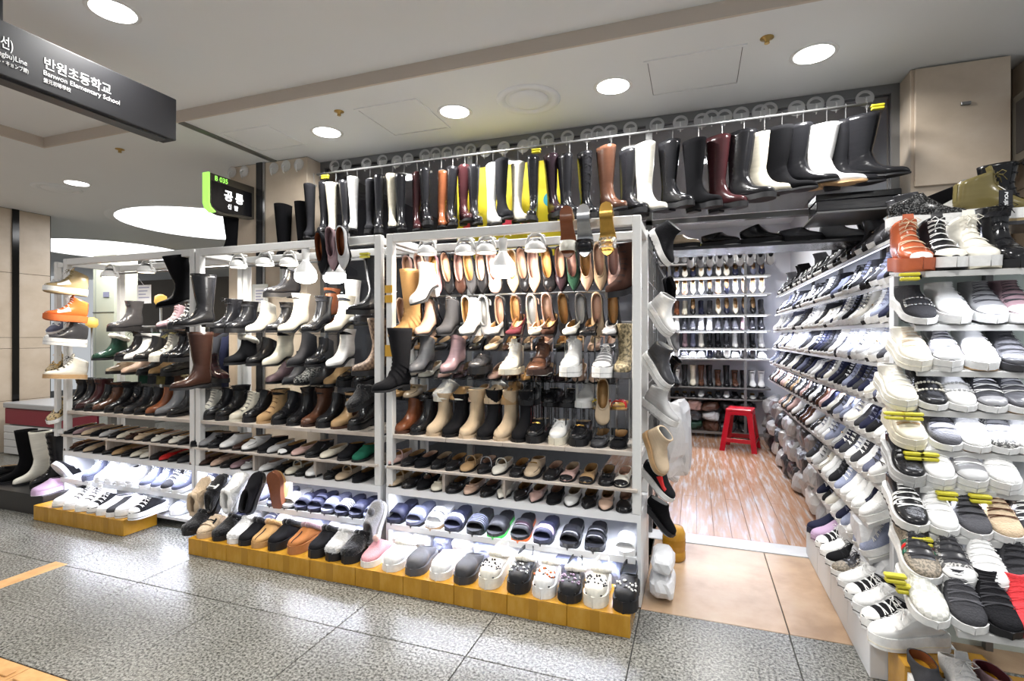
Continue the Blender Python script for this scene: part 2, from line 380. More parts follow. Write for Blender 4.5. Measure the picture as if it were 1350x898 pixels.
# a prototype is a list of (part name, mesh, colour role, parent part or None)
def b_boot(h='16', heel='flat', style='plain', toe='round'):
    h = float(h) / 100
    lift = {'flat': .012, 'lug': .014, 'block': .05, 'kitten': .045, 'low': .024, 'wedge': .02}[heel]
    th = {'flat': .012, 'lug': .024, 'block': .008, 'kitten': .006, 'low': .009, 'wedge': .024}[heel]
    tall = h > .25
    st = TOE + BEND + (shaft(h, w=.037, wt=.054 if tall else .046, ft=.150 if tall else .128, bt=-.008 if tall else -.004) if h > .17 else [(.114, .165, .010, .128, .037)])
    s = Last(st, .255, toe, 1.0, lift, th, sub=2)
    rim = .9
    P = [('upper', s.upper(rim), 'u', None), ('lining', s.lining(rim, .035), 'l', None)]
    if heel == 'lug': P += [('sole', s.sole(.024, .024, .006, .003, .003), 's', None), ('heel', s.heel(.085, 1.0, .97), 's', None)]
    elif heel == 'wedge': P += [('sole', s.sole(.024, .044, .005, .002), 's', None)]
    elif heel == 'flat': P += [('sole', s.sole(.012, .012, .004, .002), 's', None), ('heel', s.heel(.075, 1.0, .97), 's', None)]
    elif heel == 'low': P += [('sole', s.sole(.009, .009, .003, .002), 's', None), ('heel', s.heel(.07, 1.0, .92), 's', None)]
    elif heel == 'block': P += [('sole', s.sole(.008, .008, .002, .001), 's', None), ('heel', s.heel(.058, 1.0, .86), 'h', None)]
    else: P += [('sole', s.sole(.006, .006, .002, .001), 's', None), ('heel', s.heel(.045, .95, .45), 'h', None)]
    top = s.n - 1
    if style == 'lace': P += [('tongue', s.patch(6, top - .5, -1.7, 1.7, .0012, 14, 4).mesh('tongue', True), 't', None), ('laces', s.laces(7, top - 1.2, 7 if h < .25 else 14, 1.9, .14, .004, .4, h < .25), 'x', None)]
    if style == 'zip': P += [('zip', s.patch(11, top, 3.6, 4.1, .002, 10, 1).mesh('zip', True), 'a', None)]
    if style == 'chelsea': P += [('elastic_gusset', s.patch(12, top, 3.2, 5.2, .0012, 8, 4).mesh('elastic_gusset', True), 'a', None), ('elastic_gusset', s.patch(12, top, 10.8, 12.8, .0012, 8, 4).mesh('elastic_gusset', True), 'a', None)]
    if style == 'cuff': P += [('cuff', s.patch(top - 2.6, top, 0, NR, .003, 5, 16).mesh('cuff', True), 'u', None)]
    if style == 'band': P += [('ankle_band', s.patch(top - 4.2, top - 3.6, 0, NR, .003, 2, 16).mesh('ankle_band', True), 'u', None)]
    if style == 'fur': P += [('fur_trim', s.trim(.019, .25), 'f', None)]
    if style == 'slouch':
        P += [('fold', s.patch(i, i + 1.3, 0, NR, .005, 3, 16).mesh('fold', True), 'u', None) for i in (12, 15, 18, 21)]
    return P
def b_sneaker(cut='low', sole='std', lace='lace', deco='plain'):
    th = {'std': .022, 'chunky': .036, 'platform': .042, 'thin': .016, 'run': .026}[sole]
    s = Last(SNEAK_HI if cut == 'high' else SNEAK, .27, 'round', 1.06, .008 if sole in ('chunky', 'run') else .004, th, sub=2)
    P = [('upper', s.upper(.84), 'u', None), ('lining', s.lining(.84, .05 if cut == 'high' else None), 'l', None)]
    if sole == 'chunky':
        P += [('midsole', s.sole(.026, .030, .010, .006, .003), 's', None), ('outsole', s.sole(.012, .014, 0, .005, .004, -.026, .01), 'o', None)]
    elif sole == 'run': P += [('midsole', s.sole(.019, .026, .009, .005), 's', None), ('outsole', s.sole(.008, .008, 0, .004, .003, -.019, .008), 'o', None)]
    elif sole == 'platform': P += [('midsole', s.sole(.042, .046, .010, .005), 's', None), ('outsole', s.sole(.004, .004, .0005, .0065, 0, -.018), 'o', None)]
    else: P += [('midsole', s.sole(th - .002, th + .002, .011, .004), 's', None), ('outsole', s.sole(.004, .004, 0, .0045, 0, -(th - .004), .004), 'o', None)]
    top = s.n - 1
    if lace in ('lace', 'flat'):
        e = top - 1.0
        P += [('tongue', s.patch(6.2, top, -1.8, 1.8, .0014, 10, 4).mesh('tongue', True), 't', None), ('laces', s.laces(7.2, e - 1, 6, 2.1, .15, .005, .35, lace == 'lace'), 'x', None)]
    if lace == 'lace':
        m = MB(); p = s.at(top, 0); V = [p + Vector(k) for k in ((-.018, .004, -.01), (.018, .004, -.01), (.016, .012, .018), (-.016, .012, .018))]
        m.V += [tuple(v) for v in V] + [tuple(v + Vector((0, .006, 0))) for v in V]
        m.F += [(0, 1, 2, 3), (7, 6, 5, 4), (0, 4, 5, 1), (1, 5, 6, 2), (2, 6, 7, 3), (3, 7, 4, 0)]
        P += [('tongue_top', m.mesh('tongue_top'), 't', None)]
    P += [('heel_tab', s.patch(top - 3.2, top - .1, 6.9, 9.1, .0018, 4, 4).mesh('heel_tab', True), 'a', None)]
    if deco == 'cap': P += [('toe_cap', s.patch(.5, 5.2, -4, 4, .0022, 8, 12).mesh('toe_cap', True), 'c', None)]
    if deco == 'band': P += [('toe_band', s.patch(.2, 3.0, -5, 5, .0024, 5, 12).mesh('toe_band', True), 'c', None)]
    if deco == 'stripe':
        for jj in (3.4, 12.6):
            for q in range(3): P += [('side_stripe', s.patch(8 + q * 1.3, 8.8 + q * 1.3, jj - 1.2, jj + 1.2, .002, 2, 5).mesh('side_stripe', True), 'acb'[q] if q != 2 else 'a', None)]
    if deco == 'swoosh':
        for jj in (3.2, 12.8): P += [('side_panel', s.patch(6.5, 12, jj - .9, jj + .9, .002, 8, 4).mesh('side_panel', True), 'a', None)]
    if deco == 'rhine':
        sp = [(i, j, 1) for i in (7, 9.4) for j in [-2.4 + .6 * k for k in range(9)]] + [(i, j, 1) for i in (7.8, 8.6) for j in (-2.4, 2.4)]
        P += [('rhinestone_buckle', s.studs(sp, .0058, .003, 1), 'j', None)]
    return P
def b_slipon(sole='std', deco='plain'):
    th = .022 if sole == 'std' else .04
    s = Last(LOAF, .265, 'round', 1.04, .004, th, sub=2)
    P = [('upper', s.upper(.88), 'u', None), ('lining', s.lining(.88), 'l', None), ('midsole', s.sole(th - .002, th + .002, .008, .004), 's', None), ('outsole', s.sole(.004, .004, 0, .0045, 0, -(th - .004)), 'o', None)]
    if deco == 'gore': P += [('elastic_gusset', s.patch(9, 12, j, j + 1.6, .0015, 4, 3).mesh('g', True), 'a', None) for j in (2.2, 12.2)]
    return P
def b_mule(sole='platform', deco='lace', cap='plain'):
    th = .036 if sole == 'platform' else .024
    s = Last(MULE, .26, 'round', 1.05, .008, th, sub=2)
    P = [('upper', s.upper(.86), 'u', None), ('lining', s.lining(.86), 'l', None), ('midsole', s.sole(th - .002, th + .006, .010, .004), 's', None), ('outsole', s.sole(.004, .004, .0, .005, 0, -th * .55), 'o', None)]
    if deco == 'lace': P += [('tongue', s.patch(6.4, s.n - 1.2, -2.6, 2.6, .0014, 8, 4).mesh('tongue', True), 't', None), ('laces', s.laces(7, s.n - 5, 5, 2.2, .15, .005, .4, True), 'x', None)]
    if cap == 'cap': P += [('toe_cap', s.patch(.5, 5.4, -4, 4, .0022, 8, 12).mesh('toe_cap', True), 'c', None)]
    return P
def b_flat(toe='round', heel='flat', deco='plain'):
    lift, th = {'flat': (.006, .006), 'kitten': (.04, .004), 'block': (.045, .005), 'stiletto': (.075, .004), 'wedge': (.03, .006)}[heel]
    s = Last(FLAT if heel == 'flat' else PUMP, .245, toe, .98, lift, th, sub=2)
    P = [('upper', s.upper(.9), 'u', None), ('insole', s.lining(.9), 'l', None), ('sole', s.sole(th, th, .002, .0008), 's', None)]
    if heel == 'flat': P += [('heel', s.heel(.05, .95, .92), 's', None)]
    elif heel == 'block': P += [('heel', s.heel(.05, .98, .85), 'h', None)]
    elif heel == 'wedge': P += [('heel', s.heel(.10, .98, .94), 'h', None)]
    else: P += [('heel', s.heel(.042, .95, .24 if heel == 'stiletto' else .35), 'h', None)]
    if deco == 'cap': P += [('toe_cap', s.patch(.1, 4.6, -4.4, 4.4, .0018, 7, 12).mesh('toe_cap', True), 'a', None)]
    if deco == 'bow':
        p = s.at(6.2, 0, .004); m = MB()
        for sx in (-1, 1): m.blob(p + Vector((sx * .013, 0, .001)), (.013, .008, .006), 8, 5)
        m.blob(p, (.005, .005, .007), 6, 4); P += [('bow', m.mesh('bow', True), 'a', None)]
    if deco == 'buckle':
        p = s.at(6.0, 0, .002); m = MB().box(p.x - .016, p.x + .016, p.y - .003, p.y + .003, p.z, p.z + .003); P += [('buckle', m.mesh('buckle'), 'j', None)]
    if deco == 'strap': P += [('instep_strap', arch(.245, .135, .147, .036, .036, .058 + lift * .3, .058 + lift * .3, th + lift * .4 + .012, .003), 'a', None)]
    return P
def b_loafer(sole='lug', deco='penny'):
    th = {'lug': .032, 'thin': .010, 'mid': .018}[sole]
    s = Last(LOAF, .255, 'round', 1.0, .01, th, sub=2)
    P = [('upper', s.upper(.88), 'u', None), ('lining', s.lining(.88), 'l', None)]
    P += [('sole', s.sole(th, th, .005, .004, .0025 if sole == 'lug' else 0), 's', None), ('heel', s.heel(.075, 1.03, 1.0), 's', None)]
    if deco == 'penny': P += [('vamp_strap', s.patch(8.6, 10.2, -4, 4, .0035, 3, 10).mesh('v', True), 'u', None), ('apron_seam', s.patch(3, 8.4, -2.4, -2.1, .0025, 8, 1, s.patch(3, 8.4, 2.1, 2.4, .0025, 8, 1)).mesh('a', True), 's', None), ('buckle', s.patch(9, 9.8, -1, 1, .006, 1, 4).mesh('b', True), 'j', None)]
    if deco == 'lace': P += [('tongue', s.patch(8, s.n - 3, -2, 2, .0015, 6, 4).mesh('t', True), 't', None), ('laces', s.laces(8.6, s.n - 5, 4, 2.0, .15, .005, .3, True), 'x', None)]
    if deco == 'bow':
        p = s.at(8.5, 0, .006); m = MB()
        for sx in (-1, 1): m.blob(p + Vector((sx * .018, 0, .002)), (.018, .01, .009), 8, 5)
        P += [('bow', m.mesh('bow', True), 'u', None)]
    return P
def b_slide(deco='plain', sole='std'):
    L = .26; th = .028
    s = Last(LOAF, L, 'round', 1.08, .004, th)
    P = [('footbed', s.sole(.014, .018, .004, .003), 'u', None), ('sole', s.sole(.016, .018, 0, .004, .002 if sole == 'lug' else 0, -.012), 's', None)]
    sp = arch(L, .135, .222, .051, .050, .058, .046, th - .012, .006, 12)
    P += [('strap', sp, 'u', None)]
    if deco == 'ribs':
        for k in range(5): P += [('strap_rib', arch(L, .150 + k * .014, .155 + k * .014, .053, .053, .0585 - .0022 * k, .058 - .0022 * k, th - .012, .002, 12), 'a', None)]
    if deco == 'label': P += [('strap_label', arch(L, .165, .195, .0505, .0505, .0562, .0520, th - .0115, .001, 12), 'a', None)]
    if deco == 'two': P = P[:2] + [('strap', arch(L, .125, .160, .051, .051, .062, .057, th - .012, .005, 12), 'u', None), ('strap', arch(L, .175, .215, .051, .050, .054, .047, th - .012, .005, 12), 'u', None)]
    return P
def b_clog(deco='plain', sole='std', back='strap'):
    th = .04 if sole == 'platform' else .026
    s = Last(CLOG, .265, 'round', 1.16, .004, th, e=2.7, sub=2)
    P = [('upper', s.upper(.86), 'u', None), ('lining', s.lining(.86), 'l', None), ('sole', s.sole(th, th + .002, .012, .006, .002), 's', None), ('rim', s.patch(.2, 2.4, -6.4, 6.4, .004, 4, 14).mesh('rim', True), 's', None)]
    if back == 'strap': P += [('heel_strap', b_heelstrap(s), 'b', None)]
    if back == 'fleece': P += [('fleece_collar', s.trim(.016, .2, .006), 'f', None), ('heel_strap', b_heelstrap(s), 'b', None)]
    if back == 'cuff': P += [('fleece_collar', s.trim(.013, .15, .004), 'f', None)]
    if deco in ('holes', 'charm', 'charm2'):
        sp = [(i, j, 1) for i, js in ((5.6, (-2.4, 0, 2.4)), (7.0, (-3.2, -1.2, 1.2, 3.2)), (8.6, (-2.4, 0, 2.4)), (3.6, (-4.6, 4.6))) for j in js]
        P += [('vent_hole', s.studs(sp, .0065, -.0005, .6), 'k', None)]
    if deco in ('charm', 'charm2'):
        rnd = random.Random(3 if deco == 'charm' else 8)
        A = [(rnd.uniform(5, 9.2), rnd.uniform(-2.8, 2.8), rnd.uniform(.7, 1.3)) for _ in range(16)]
        B = [(rnd.uniform(5, 9), rnd.uniform(-2.8, 2.8), rnd.uniform(.6, 1)) for _ in range(8)]
        P += [('charm', s.studs(A, .0058, .003, .8), 'c', None), ('charm', s.studs(B, .0042, .004, .8), 'j', None)]
    return P
def b_heelstrap(s):
    m = MB(); L = s.L; pts = []
    for k in range(9):
        t = math.pi * k / 8
        pts.append((.040 * math.cos(t), L / 2 - .115 + .125 * math.sin(t) ** .8, s.th + .074 + .026 * math.sin(t)))
    V = []; Fc = []
    for x, y, z in pts:
        V += [(x, y, z - .011), (x, y, z + .011), (x * .9, y - .004, z + .011), (x * .9, y - .004, z - .011)]
    for k in range(8):
        b = 4 * k
        for q in range(4): Fc.append((b + q, b + (q + 1) % 4, b + 4 + (q + 1) % 4, b + 4 + q))
    return mesh_from('heel_strap', V, Fc, True)
def b_slipper(deco='fur', sole='std'):
    th = .04 if sole == 'platform' else .024
    s = Last(MULE, .26, 'round', 1.1, .004, th, e=2.6, sub=2)
    P = [('upper', s.upper(.84), 'u', None), ('lining', s.lining(.84), 'f', None), ('sole', s.sole(th, th + .004, .008, .004), 's', None)]
    if deco == 'fur': P += [('fur_trim', s.trim(.017, .3, .004), 'f', None), ('vamp_seam', s.patch(1.5, 9, -.18, .18, .003, 10, 2).mesh('v', True), 'a', None)]
    if deco == 'fluff':
        m = MB(); rnd = random.Random(5)
        s.patch(.6, s.n - 1.2, -5.6, 5.6, .008, 26, 30, m); m.V = [tuple(Vector(v) + Vector((rnd.uniform(-1, 1), rnd.uniform(-1, 1), rnd.uniform(-.6, 1))) * .0035) for v in m.V]
        P += [('fluff', m.mesh('fluff', True), 'u', None), ('fur_trim', s.trim(.014, .35, .004), 'u', None)]
    if deco == 'hband': P += [('band', s.patch(6, 10.5, -5, 5, .009, 6, 10).mesh('band', True), 'u', None), ('emblem', s.patch(7, 9.6, -1.6, -.9, .012, 2, 2, s.patch(7, 9.6, .9, 1.6, .012, 2, 2, s.patch(8, 8.6, -.9, .9, .012, 2, 2))).mesh('e', True), 'a', None)]
    if deco == 'ears':
        m = MB()
        for sx in (-1, 1): m.blob(s.at(11, sx * 2.6, .012), (.012, .010, .012), 8, 5)
        P += [('ear', m.mesh('ear', True), 'a', None)]
    if deco == 'bobble':
        m = MB().blob(s.at(12.5, 0, .02), .02, 10, 6); P += [('bobble', m.mesh('bobble', True), 'f', None)]
    if deco == 'plush':
        m = MB().blob(s.at(7, 0, .02), (.022, .022, .02), 10, 6); P += [('plush_ball', m.mesh('plush', True), 'a', None)]
    return P
def b_sandal(deco='cross', heel='flat'):
    L = .245; lift, th = {'flat': (.012, .01), 'high': (.07, .006)}[heel]
    s = Last(PUMP, L, 'almond', .98, lift, th)
    P = [('footbed', s.sole(.006, .006, .003, .002), 'l', None), ('sole', s.sole(.005, .005, 0, .002, 0, -.006), 's', None), ('heel', s.heel(.05, .95, .85 if heel == 'high' else .95), 's', None),
         ('strap', arch(L, .165, .215, .043, .042, .040, .034, th, .004, 12), 'u', None)]
    if deco == 'knot': P += [('knot', MB().blob((0, L / 2 - .19, th + .04), (.012, .02, .009), 8, 5).mesh('knot', True), 'u', None)]
    return P
BUILD = {'boot': b_boot, 'sneaker': b_sneaker, 'slipon': b_slipon, 'mule': b_mule, 'flat': b_flat, 'loafer': b_loafer, 'slide': b_slide, 'clog': b_clog, 'slipper': b_slipper, 'sandal': b_sandal}
DEF = {'boot': dict(u='black', s='black~rubber', l='black~fabric', h='black', t='black~fabric', x='black~fabric', a='charcoal~fabric', f='ivory~fur'),
 'sneaker': dict(u='white', s='white~rubber', l='light grey~fabric', t='white~fabric', x='white~fabric', a='light grey', c='white~rubber', o='light grey~rubber', b='green', j='silver~metal'),
 'slipon': dict(u='black~knit', s='white~rubber', l='charcoal~fabric', a='black~fabric', o='white~rubber'),
 'mule': dict(u='white~fabric', s='white~rubber', l='light grey~fabric', t='white~fabric', x='white~fabric', c='white~rubber', o='charcoal~rubber'),
 'flat': dict(u='black', s='black~rubber', l='tan', h='black', a='black', j='gold~metal'),
 'loafer': dict(u='black', s='black~rubber', l='beige', t='black', x='black~fabric', j='gold~metal'),
 'slide': dict(u='black~rubber', s='black~rubber', a='charcoal~rubber'),
 'clog': dict(u='black~rubber', s='black~rubber', l='charcoal~rubber', b='black~rubber', f='ivory~fur', k='jet~rubber', c='orange~rubber', j='white~rubber'),
 'slipper': dict(u='black~suede', s='black~rubber', l='ivory~fur', f='ivory~fur', a='black~fabric'),
 'sandal': dict(u='ivory', s='tan', l='tan')}
CAT = {'boot': 'boot', 'sneaker': 'sneaker', 'slipon': 'slip-on shoe', 'mule': 'mule', 'flat': 'flat shoe', 'loafer': 'loafer', 'slide': 'slide sandal', 'clog': 'clog', 'slipper': 'slipper', 'sandal': 'sandal'}
NAME = {'boot': 'ankle_boot', 'sneaker': 'sneaker', 'slipon': 'slip_on_shoe', 'mule': 'backless_sneaker', 'flat': 'flat_shoe', 'loafer': 'loafer', 'slide': 'slide_sandal', 'clog': 'clog', 'slipper': 'slipper', 'sandal': 'sandal'}
def noun(key):
    k = key.split('/'); b = k[0]
    if b == 'boot':
        h = float(k[1]); n = 'knee boot' if h > 30 else 'mid-calf boot' if h > 20 else 'ankle boot'
        st = k[3] if len(k) > 3 else ''
        pre = {'lace': 'lace-up', 'zip': 'side-zip', 'chelsea': 'elastic-sided', 'cuff': 'cuffed', 'fur': 'fur-topped', 'slouch': 'slouchy', 'band': 'strapped'}.get(st, '')
        if not pre and k[2] in ('block', 'kitten'): pre = 'heeled'
        return (pre + ' ' + n).strip()
    if b == 'sneaker': return ('high-top ' if k[1] == 'high' else 'platform ' if k[2] == 'platform' else 'chunky ' if k[2] == 'chunky' else '') + 'sneaker'
    if b == 'flat':
        hh = k[2] if len(k) > 2 else 'flat'; d = k[3] if len(k) > 3 else ''
        return ('pointed ' if k[1] == 'point' else '') + ({'bow': 'bow ', 'strap': 'strapped ', 'cap': 'cap-toe ', 'buckle': 'buckled '}.get(d, '')) + {'flat': 'flat', 'kitten': 'kitten heel', 'block': 'block heel', 'stiletto': 'stiletto', 'wedge': 'wedge'}[hh]
    return {'slipon': 'slip-on', 'mule': 'backless sneaker', 'loafer': 'loafer', 'slide': 'slide', 'clog': 'clog', 'slipper': 'slipper', 'sandal': 'sandal'}[b]
ORD = ['', 'first', 'second', 'third', 'fourth', 'fifth', 'sixth', 'seventh', 'eighth', 'ninth', 'tenth', 'eleventh', 'twelfth', 'thirteenth', 'fourteenth', 'fifteenth', 'sixteenth', 'seventeenth', 'eighteenth', 'nineteenth', 'twentieth'] + ['twenty-' + k for k in ('first', 'second', 'third', 'fourth', 'fifth', 'sixth', 'seventh', 'eighth', 'ninth')] + ['thirtieth'] + ['thirty-' + k for k in ('first', 'second', 'third', 'fourth', 'fifth', 'sixth', 'seventh', 'eighth', 'ninth')]
SHOES = []
SUB = {'laces': 'tongue', 'tongue_top': 'tongue', 'strap_rib': 'strap', 'strap_label': 'strap', 'buckle': 'vamp_strap', 'charm': 'upper', 'vent_hole': 'upper', 'rhinestone_buckle': 'upper', 'fold': 'upper', 'emblem': 'band', 'apron_seam': 'upper', 'zip': 'upper', 'knot': 'strap', 'vamp_seam': 'upper'}
def colour_word(c): return c.split('~')[0] if isinstance(c, str) else c.name.split('|')[0]
def shoe(key, loc, yaw=0, label=None, group=None, pitch=0, roll=0, scale=.95, plain=False, jitter=True, **cols):
    base = key.split('/')[0]; P = proto(key); C = dict(DEF[base]); C.update(cols)
    if 'u' in cols:
        if base == 'boot':
            for k in 'h': C[k] = cols.get(k, cols['u'])
            if 'a' not in cols: C['a'] = cols['u']
            if 't' not in cols: C['t'] = cols['u']
        if base == 'flat':
            for k in 'ha': C[k] = cols.get(k, cols['u'])
        if base in ('sneaker', 'mule') and 't' not in cols: C['t'] = cols['u']
        if base == 'clog':
            C['s'] = cols.get('s', cols['u']); C['b'] = cols.get('b', cols['u']); C['l'] = cols.get('l', cols['u'])
    nm = NAME[base]
    if base == 'boot' and float(key.split('/')[1]) > 30: nm = 'knee_boot'
    if base == 'flat' and len(key.split('/')) > 2 and key.split('/')[2] != 'flat': nm = 'heeled_shoe'
    e = empty(nm, loc)
    jy = random.uniform(-2.5, 2.5) if jitter else 0
    e.rotation_mode = 'QUATERNION'
    e.rotation_quaternion = (Matrix.Rotation(R(yaw + jy), 4, 'Z') @ Matrix.Rotation(R(roll), 4, 'Y') @ Matrix.Rotation(R(pitch), 4, 'X')).to_quaternion()
    sc = scale if isinstance(scale, tuple) else (scale,) * 3
    e.scale = sc
    tag(e, label or (colour_word(C.get('u', 'black')) + ' ' + noun(key)), ('heel' if nm == 'heeled_shoe' else CAT[base]), group)
    made = {}
    for pn, me, role, par in P:
        made[pn] = put(pn, me, resolve(C[role]), made.get(SUB.get(pn), e), share=True)
    SHOES.append(e); return e
def row(items, Ytoe, Z, where, anchor, group, reverse=False, yaw=0, scale=.95, L=.25, plain=False, stand=None, tilt=0, zs=1):
    """items: (picture column of the toe, key, colours dict); standing side by side, toes on one line"""
    n = len(items)
    for k, (u, key, cols) in enumerate(items):
        cols = dict(cols); q = n - k if reverse else k + 1
        yw = cols.pop('yaw', yaw); ps = cols.pop('sc', scale); pt = cols.pop('pitch', 0); dz = cols.pop('dz', 0); dyy = cols.pop('dy', 0)
        X = xat(u, Ytoe + dyy); half = .13 * ps
        if zs != 1: ps = (ps, ps, ps * zs); key = key.replace('/lace/', '/flat/')
        h2 = half * math.cos(R(tilt)); pt = pt + tilt; dz += half * math.sin(R(tilt))
        loc = (X - h2 * math.sin(R(yw)), Ytoe + dyy + h2 * math.cos(R(yw)), Z + dz)
        lb = f"{colour_word(cols.get('u', DEF[key.split('/')[0]]['u']))} {noun(key)}, {ORD[q]} from {anchor} {where}"
        shoe(key, loc, yw, lb, group, pt, 0, ps, plain, **cols)
        if stand: stand(loc, Z + dz, f'clear acrylic riser, {ORD[q]} from {anchor} {where}')
# ================================================================= THE SETTING
WHITE = flat('white painted metal', (.74, .74, .73), .35, 0, vary=.04, bump=.05, sc=60)
LAM = flat('white laminate', (.8, .81, .83), .3)
BLACKM = flat('black lacquer', (.012, .012, .014), .3)
GREYM = flat('grey frame metal', (.22, .22, .22), .35, .6)
def granite():
    m, nt, b = nodes_mat('speckled granite')
    tc = nt.nodes.new('ShaderNodeTexCoord'); g = nt.nodes.new('ShaderNodeNewGeometry')
    n1 = nt.nodes.new('ShaderNodeTexNoise'); n1.inputs['Scale'].default_value = 92; n1.inputs['Detail'].default_value = 5; n1.inputs['Roughness'].default_value = .75
    n2 = nt.nodes.new('ShaderNodeTexNoise'); n2.inputs['Scale'].default_value = 3.0; n2.inputs['Detail'].default_value = 3
    link(nt, g.outputs['Position'], n1.inputs['Vector']); link(nt, g.outputs['Position'], n2.inputs['Vector'])
    cr = nt.nodes.new('ShaderNodeValToRGB'); E_ = cr.color_ramp.elements
    E_[0].position = .39; E_[0].color = (.022, .022, .021, 1); E_[1].position = .585; E_[1].color = (.31, .31, .29, 1)
    k = E_.new(.48); k.color = (.145, .145, .133, 1)
    link(nt, n1.outputs['Fac'], cr.inputs[0])
    mx = nt.nodes.new('ShaderNodeMix'); mx.data_type = 'RGBA'; mx.blend_type = 'MULTIPLY'; mx.inputs['Factor'].default_value = .5
    c2 = nt.nodes.new('ShaderNodeValToRGB'); c2.color_ramp.elements[0].color = (.62, .62, .58, 1); c2.color_ramp.elements[1].color = (1, 1, 1, 1); c2.color_ramp.elements[0].position = .35; c2.color_ramp.elements[1].position = .65
    link(nt, n2.outputs['Fac'], c2.inputs[0]); link(nt, cr.outputs[0], mx.inputs['A']); link(nt, c2.outputs[0], mx.inputs['B']); link(nt, mx.outputs['Result'], b.inputs['Base Color'])
    b.inputs['Roughness'].default_value = .27; b.inputs['Specular IOR Level'].default_value = .33
    bp = nt.nodes.new('ShaderNodeBump'); bp.inputs['Strength'].default_value = .06; bp.inputs['Distance'].default_value = .003; link(nt, n1.outputs['Fac'], bp.inputs['Height']); link(nt, bp.outputs['Normal'], b.inputs['Normal'])
    return m
def stone(name, c1, c2, c3, scale, rough, stretch=(1, 1, 1), detail=5):
    m, nt, b = nodes_mat(name); g = nt.nodes.new('ShaderNodeNewGeometry'); mp = nt.nodes.new('ShaderNodeMapping'); mp.inputs['Scale'].default_value = stretch
    n = nt.nodes.new('ShaderNodeTexNoise'); n.inputs['Scale'].default_value = scale; n.inputs['Detail'].default_value = detail; n.inputs['Roughness'].default_value = .6
    link(nt, g.outputs['Position'], mp.inputs['Vector']); link(nt, mp.outputs['Vector'], n.inputs['Vector'])
    cr = nt.nodes.new('ShaderNodeValToRGB'); E_ = cr.color_ramp.elements
    E_[0].position = .33; E_[0].color = (*c1, 1); E_[1].position = .68; E_[1].color = (*c3, 1); k = E_.new(.5); k.color = (*c2, 1)
    link(nt, n.outputs['Fac'], cr.inputs[0]); link(nt, cr.outputs[0], b.inputs['Base Color']); b.inputs['Roughness'].default_value = rough
    return m
GRAN = granite()
PEACH = stone('peach stone tile', (.30, .19, .11), (.43, .29, .18), (.50, .37, .25), 2.6, .3)
WOODF = stone('worn film on orange vinyl planks', (.42, .20, .10), (.48, .29, .19), (.62, .60, .60), 7, .22, (4.5, .35, 1), 6)
TRAV = stone('beige travertine', (.50, .41, .315), (.55, .455, .355), (.59, .50, .405), 4, .4, (1, 1, 1.3))
CEIL = flat('ceiling paint', (.765, .78, .785), .75, vary=.02, sc=2)
FASC = flat('beige ceiling step', (.56, .49, .42), .7)
TACT = stone('orange tactile paving', (.46, .24, .08), (.55, .30, .11), (.6, .36, .15), 14, .5)
GROUT = flat('dark joint', (.05, .05, .048), .8)
# floor: dark bed with separate slabs, joints left open
fl = struct(MB().box(-14, 3.2, -3, 9.2, -.10, -.006).put('floor', GROUT))
T = .608; X0 = -.239; YL = [1.845 - .61 * 3, 1.845 - .61 * 2, 1.235, 1.845, 2.435]
def slab(name, x0, x1, y0, y1, mat, g=.0022, z=0): return bevel(MB().box(x0 + g, x1 - g, y0 + g, y1 - g, -.006, z).put(name, mat, fl), .0012, 1)
for i in range(-14, 6):
    for y0, y1 in zip(YL, YL[1:]):
        xa, xb = X0 + T * i, X0 + T * (i + 1)
        if y1 <= 1.24 and y0 >= .62 and xb < -2.0: continue
        slab('granite_tile', xa, xb, y0, y1, GRAN)
    if X0 + T * (i + 1) <= X0 + .001 or i > 4:
        for k in range(2 if i >= -6 else 11): slab('granite_tile', X0 + T * i, X0 + T * (i + 1), 2.435 + T * k, 2.435 + T * (k + 1), GRAN)
for i in range(-14, -3):
    for k in range(2):
        for h in range(2):
            xa = X0 + T * i + h * T / 2
            o = slab('tactile_tile', xa, xa + T / 2, 1.235 - .305 * (k + 1), 1.235 - .305 * k, TACT)
            if k == 0:
                for q in range(4): bevel(MB().box(xa + .02, xa + T / 2 - .02, 1.235 - .285 + q * .072, 1.235 - .25 + q * .072, 0, .005).put('raised_bar', TACT, o), .003, 1)
for y0 in (1.565 - .3, 1.565): slab('tactile_strip', -3.352, -3.25, y0, y0 + .298, TACT, .001, .0012)
for x0, x1 in ((-.845, -.239), (-.239, .372), (.372, .98), (.98, 1.6)): slab('stone_tile', x0, x1, 2.435, 3.31, PEACH)
SILL = flat('worn white sill', (.6, .61, .63), .4, vary=.15, sc=12)
slab('door_sill', -1.2, 1.1, 3.312, 3.468, SILL, .001, .004)
for i in range(-7, 12):
    xa = -.1 + i * .105
    for j, (ya, yb) in enumerate(((3.47, 4.3 + .25 * (i % 3)), (4.3 + .25 * (i % 3), 5.6 + .2 * (i % 2)), (5.6 + .2 * (i % 2), 7.15))):
        if xa + .105 < 1.2: slab('vinyl_plank', xa, xa + .105, ya, yb, WOODF, .0006)
